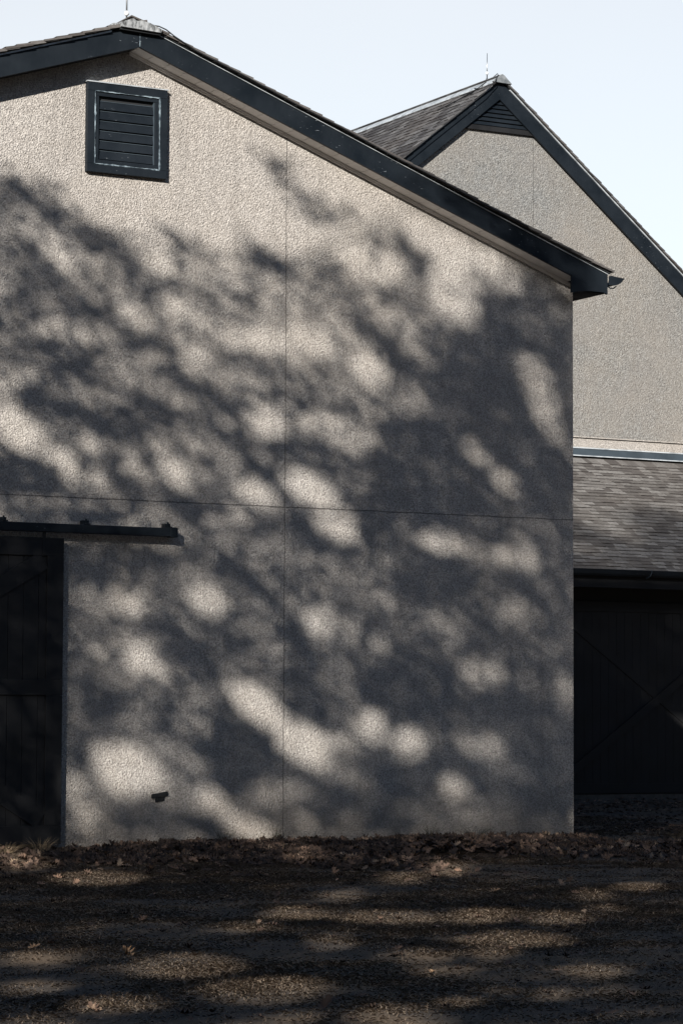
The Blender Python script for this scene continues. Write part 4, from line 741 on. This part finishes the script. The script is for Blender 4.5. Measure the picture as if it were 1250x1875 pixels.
s_ = rng.uniform(0.5, 1.1, n)[:, None]
V = np.stack([C_ + s_ * (u * math.cos(q) + v * 0.7 * math.sin(q)) for q in (0, 1.26, 2.5, 3.8, 5.0)], 1).reshape(-1, 3)
tag(np_mesh('sky_block_leaves', V, np.arange(5 * n).reshape(n, 5), M_LEAF), 'unseen leaf mass added behind the viewpoint to block sky light', 'sky blocker', kind='stuff')

# ================================================================== GRASS, LITTER, FALLEN LEAVES
def in_wedge(x, y, m=0.6):
    dx = x + 22.574; dy = y + 34.373; f_ = dx * 0.479 + dy * 0.878; l_ = dx * 0.878 - dy * 0.479
    return (np.abs(l_) < f_ * 0.122 + m) & (f_ > 14)
k = Mat('dry_grass', 0.8, 0.2); g = k.n.new('ShaderNodeNewGeometry')
M_GRASS = k.set(k.ramp(g.outputs['Random Per Island'], [(0, (0.18, 0.138, 0.104)), (0.35, (0.27, 0.205, 0.155)), (0.7, (0.42, 0.33, 0.25)), (0.95, (0.58, 0.48, 0.38)), (1, (0.12, 0.10, 0.06))]))
n = 1500000
x = rng.uniform(-19, 7, n); y = rng.uniform(-24, 12, n)
dcam = np.hypot(x + 22.6, y + 34.4)
bare = NZ(x, y, 1.5) * 0.6 + NZ(x + 20, y, 0.5) * 0.4 - np.clip((-y - 15.5) / 7, 0, 1) * 0.42
keep = in_wedge(x, y) & (rng.rand(n) < np.clip((bare - 0.28) * 3.0, 0.10, 1)) & ~((y > -0.05) & (x < 0.05)) & (y < 13)
x, y = x[keep], y[keep]; n = len(x); z = ground_z(x, y)
ang = rng.uniform(0, 2 * np.pi, n); ln = rng.uniform(0.018, 0.05, n) * (0.8 + 0.5 * NZ(x, y, 0.7)); ele = np.abs(rng.normal(0.08, 0.26, n))
d = np.stack([np.cos(ang) * np.cos(ele), np.sin(ang) * np.cos(ele), np.sin(ele)], 1) * ln[:, None]
sdv = np.stack([-np.sin(ang), np.cos(ang), np.zeros(n)], 1) * 0.0010
B = np.stack([x, y, z + 0.004], 1)
mid = B + d * 0.55 + np.array([0, 0, 0.006]); tip = B + d
V = np.stack([B - sdv, B + sdv, mid + sdv * .8, tip, mid - sdv * .8], 1).reshape(-1, 3)
F = np.arange(5 * n).reshape(n, 5)
tag(np_mesh('dry_grass', V, F, M_GRASS), 'short dry straw-coloured grass and bare dirt in patchy sunlight', 'grass', kind='stuff')

OUT = [(-.5, 0), (-.36, .05), (-.30, .20), (-.16, .10), (-.06, .30), (.06, .12), (.20, .26), (.26, .10), (.40, .12), (.5, 0), (.40, -.12), (.26, -.10), (.20, -.27), (.06, -.12), (-.06, -.30), (-.16, -.10), (-.30, -.19), (-.36, -.05)]
OUT = np.array(OUT)
k = Mat('dead_leaf', 0.7, 0.25); g = k.n.new('ShaderNodeNewGeometry')
M_DEAD = k.set(k.mix(k.ramp(k.noise(60, 3), [(0.4, 0), (0.7, .4)]), k.ramp(g.outputs['Random Per Island'], [(0, (0.028, 0.02, 0.016)), (0.45, (0.06, 0.042, 0.033)), (0.8, (0.12, 0.08, 0.06)), (0.95, (0.24, 0.155, 0.11)), (1, (0.36, 0.27, 0.19))]), (0.05, 0.03, 0.02)))
def leaf_verts(X, size, yaw, pit, rol, curl, lean=None):
    """(n,19,3): outline plus centre"""
    n = len(X); o = np.concatenate([OUT, [[0.05, 0]]], 0); k_ = len(o)
    px = o[:, 0][None] * size[:, None]; py = o[:, 1][None] * size[:, None]
    pz = curl[:, None] * (4 * (o[:, 1][None] ** 2) * 1.6 + 1.2 * (o[:, 0][None] ** 2)) * size[:, None]
    c, s = np.cos(rol)[:, None], np.sin(rol)[:, None]; py, pz = py * c - pz * s, py * s + pz * c
    c, s = np.cos(pit)[:, None], np.sin(pit)[:, None]; px, pz = px * c - pz * s, px * s + pz * c
    c, s = np.cos(yaw)[:, None], np.sin(yaw)[:, None]; px, py = px * c - py * s, px * s + py * c
    if lean is not None:
        c, s = np.cos(lean)[:, None], np.sin(lean)[:, None]; py, pz = py * c - pz * s, py * s + pz * c
    return np.stack([px, py, pz], -1) + X[:, None, :]
TRI = np.array([(i, (i + 1) % 18, 18) for i in range(18)])
def leaf_mesh(name, X, size, yaw, pit, rol, curl, lean):
    V = leaf_verts(X, size, yaw, pit, rol, curl, lean); n = len(X)
    F = (TRI[None] + (np.arange(n) * 19)[:, None, None]).reshape(-1, 3)
    return np_mesh(name, V.reshape(-1, 3), F, M_DEAD)
# deep drift against the wall, thinning outward
N1 = 11000
x = rng.uniform(-11, 1.5, N1); dd = np.abs(rng.gamma(1.6, 0.62, N1)) * (0.45 + 1.35 * NZ(x, x * 0, 0.8)); y = -dd - 0.02
pileh = 0.15 * np.exp(-((dd - 1.3) / 0.9) ** 2) * (0.1 + 1.5 * NZ(x, y, 0.9) ** 1.5) * np.clip((x + 8.2) / 3.5, 0.12, 1)
kp = in_wedge(x, y, 1) & (rng.rand(N1) < np.clip(0.1 + 1.3 * NZ(x + 5, y, 0.8), 0, 1) * np.clip((x + 9.5) / 4.0, 0.25, 1))
xs_, ys_, ph = x[kp], y[kp], pileh[kp]
X1 = np.stack([xs_, ys_, ground_z(xs_, ys_) + ph * rng.uniform(0.5, 1.05, len(ph)) + 0.015], 1)
X1 = X1[(X1[:, 1] < -0.05)]
n1 = len(X1)
# thin scatter over the yard and round the corner
x = rng.uniform(-18, 8, 9000); y = rng.uniform(-22, 13, 9000)
kp = in_wedge(x, y, .5) & ~((y > -0.1) & (x < 0.1)) & (rng.rand(9000) < np.where(y > 0, 0.9, np.clip(0.22 + 0.6 * np.exp(y / 3), 0, 1)))
X2 = np.stack([x[kp], y[kp], ground_z(x[kp], y[kp]) + 0.012], 1)
x = rng.uniform(0.2, 12, 5000); y = rng.uniform(5, 14.1, 5000); kp = in_wedge(x, y, .5)
X3 = np.stack([x[kp], y[kp], ground_z(x[kp], y[kp]) + rng.uniform(0.01, 0.10, kp.sum()) * (y[kp] > 10)], 1)
XX = np.concatenate([X1, X2, X3]); n = len(XX); flat = np.concatenate([np.full(n1, 0.30), np.full(n - n1, 0.16)])
tag(leaf_mesh('leaf_litter', XX, rng.uniform(0.06, 0.135, n) * np.where(np.arange(n) < n1, 1.35, 1.0), rng.uniform(0, 6.28, n), rng.normal(0, 1, n) * flat, rng.normal(0, 1, n) * flat, rng.uniform(0.1, 0.7, n), np.where(np.arange(n) < n1, rng.normal(0.45, 0.35, n), 0.1)),
    'drift of brown dead oak leaves against the foot of the stucco wall', 'leaves', kind='stuff')

def place_leaf(x, y, size, yaw, pit, rol, curl, label, group=None, tone=None):
    X = np.zeros((1, 3)); V = leaf_verts(X, np.array([size]), np.array([yaw]), np.array([pit]), np.array([rol]), np.array([curl]))[0]
    zmin = V[:, 2].min(); o = np_mesh('fallen_leaf', V, TRI, M_TAN if tone else M_DEAD)
    o.location = (x, y, float(ground_z(x, y)) - float(zmin) + 0.008)
    return tag(o, label, 'leaf', group)
k = Mat('tan_leaf', 0.65, 0.25); M_TAN = k.set(k.ramp(k.noise(25, 4), [(0.35, (0.30, 0.17, 0.09)), (0.65, (0.46, 0.31, 0.19))]))
place_leaf(-14.15, -18.75, 0.17, 0.7, 0.45, 0.3, 0.8, 'large curled brown leaf standing propped on bare soil near the lower edge')
place_leaf(-13.95, -13.6, 0.13, 0.2, 0.22, 0.2, 0.35, 'pale tan curled leaf lying alone on dark grass at far left', tone=1)
place_leaf(-13.61, -14.6, 0.14, 1.9, 0.5, 0.1, 1.0, 'orange-brown leaf tilted up at the edge of a sunny grass patch', tone=1)
place_leaf(-6.65, -8.6, 0.15, 0.1, 0.25, 0.2, 0.4, 'reddish tan leaf on the grass right of centre in front of the drift', tone=1)
place_leaf(-12.3, -16.9, 0.10, 1.0, 0.1, 0.1, 0.5, 'small pale leaf catching the sun on short grass right of centre', tone=1)
rn = random.Random(77)
for i in range(70):
    d_ = rn.uniform(15, 33); l_ = rn.uniform(-.115, .115) * d_
    xx = -22.574 + 0.479 * d_ + 0.878 * l_; yy_ = -34.373 + 0.878 * d_ - 0.479 * l_
    place_leaf(xx, yy_, rn.uniform(0.07, 0.13), rn.uniform(0, 6.28), rn.gauss(0, .14), rn.gauss(0, .14), rn.uniform(.1, .5),
               'single small brown oak leaf lying loose on the shaded dry grass of the yard', 'loose leaves scattered over the yard')
# weeds at the foot of the walls
def weed(x, y, n, h, spread, mat, label, seed):
    rn = random.Random(seed); t = empty('weed_tuft', label, 'weed', 'weeds at the foot of the walls'); t.location = (x, y, float(ground_z(x, y)))
    m = MB()
    for i in range(n * 2):
        a_ = rn.uniform(0, 6.28); hh_ = h * rn.uniform(.5, 1); o_ = rn.uniform(0, spread * .35); le = spread * rn.uniform(.2, 1)
        p0 = Vector((math.cos(a_) * o_, math.sin(a_) * o_ * .4, 0)); p1 = p0 + Vector((math.cos(a_) * le * .4, math.sin(a_) * le * .3, hh_ * .6)); p2 = p0 + Vector((math.cos(a_) * le, math.sin(a_) * le * .4, hh_))
        m.tube([p0, p1, p2], [0.0022, 0.0016, 0.0006], 4)
    m.build('blades', mat, t)
k = Mat('straw', 0.7, 0.2); M_STRAW = k.set((0.22, 0.17, 0.115))
k = Mat('dark_weed', 0.8, 0.2); M_WEED = k.set((0.05, 0.05, 0.03))
weed(-8.35, -0.30, 22, 0.20, 0.30, M_STRAW, 'wispy pale straw weeds in front of the sliding barn door', 1)
weed(-8.85, -0.35, 16, 0.16, 0.28, M_STRAW, 'short sunlit straw tuft at the left edge below the barn door', 2)
weed(3.05, 1.75, 9, 0.14, 0.22, M_STRAW, 'bright splayed grass tuft on the dark ground right of the barn corner', 3)
weed(-5.65, -0.12, 14, 0.26, 0.18, M_WEED, 'dark upright weeds against the wall left of the vertical joint', 4)
weed(-4.85, -0.10, 10, 0.24, 0.16, M_WEED, 'thin dark stalks at the foot of the vertical wall joint', 5)
weed(-1.7, -0.12, 16, 0.20, 0.35, M_WEED, 'ragged dark weeds at the wall foot toward the right corner', 6)
weed(-2.45, -0.12, 12, 0.24, 0.25, M_WEED, 'sparse dark weeds at the wall foot below the lower bright sun patches', 7)
weed(-5.1, -0.2, 5, 0.14, 0.25, M_STRAW, 'few slanting straw stalks before the bright patch at the wall foot', 8)
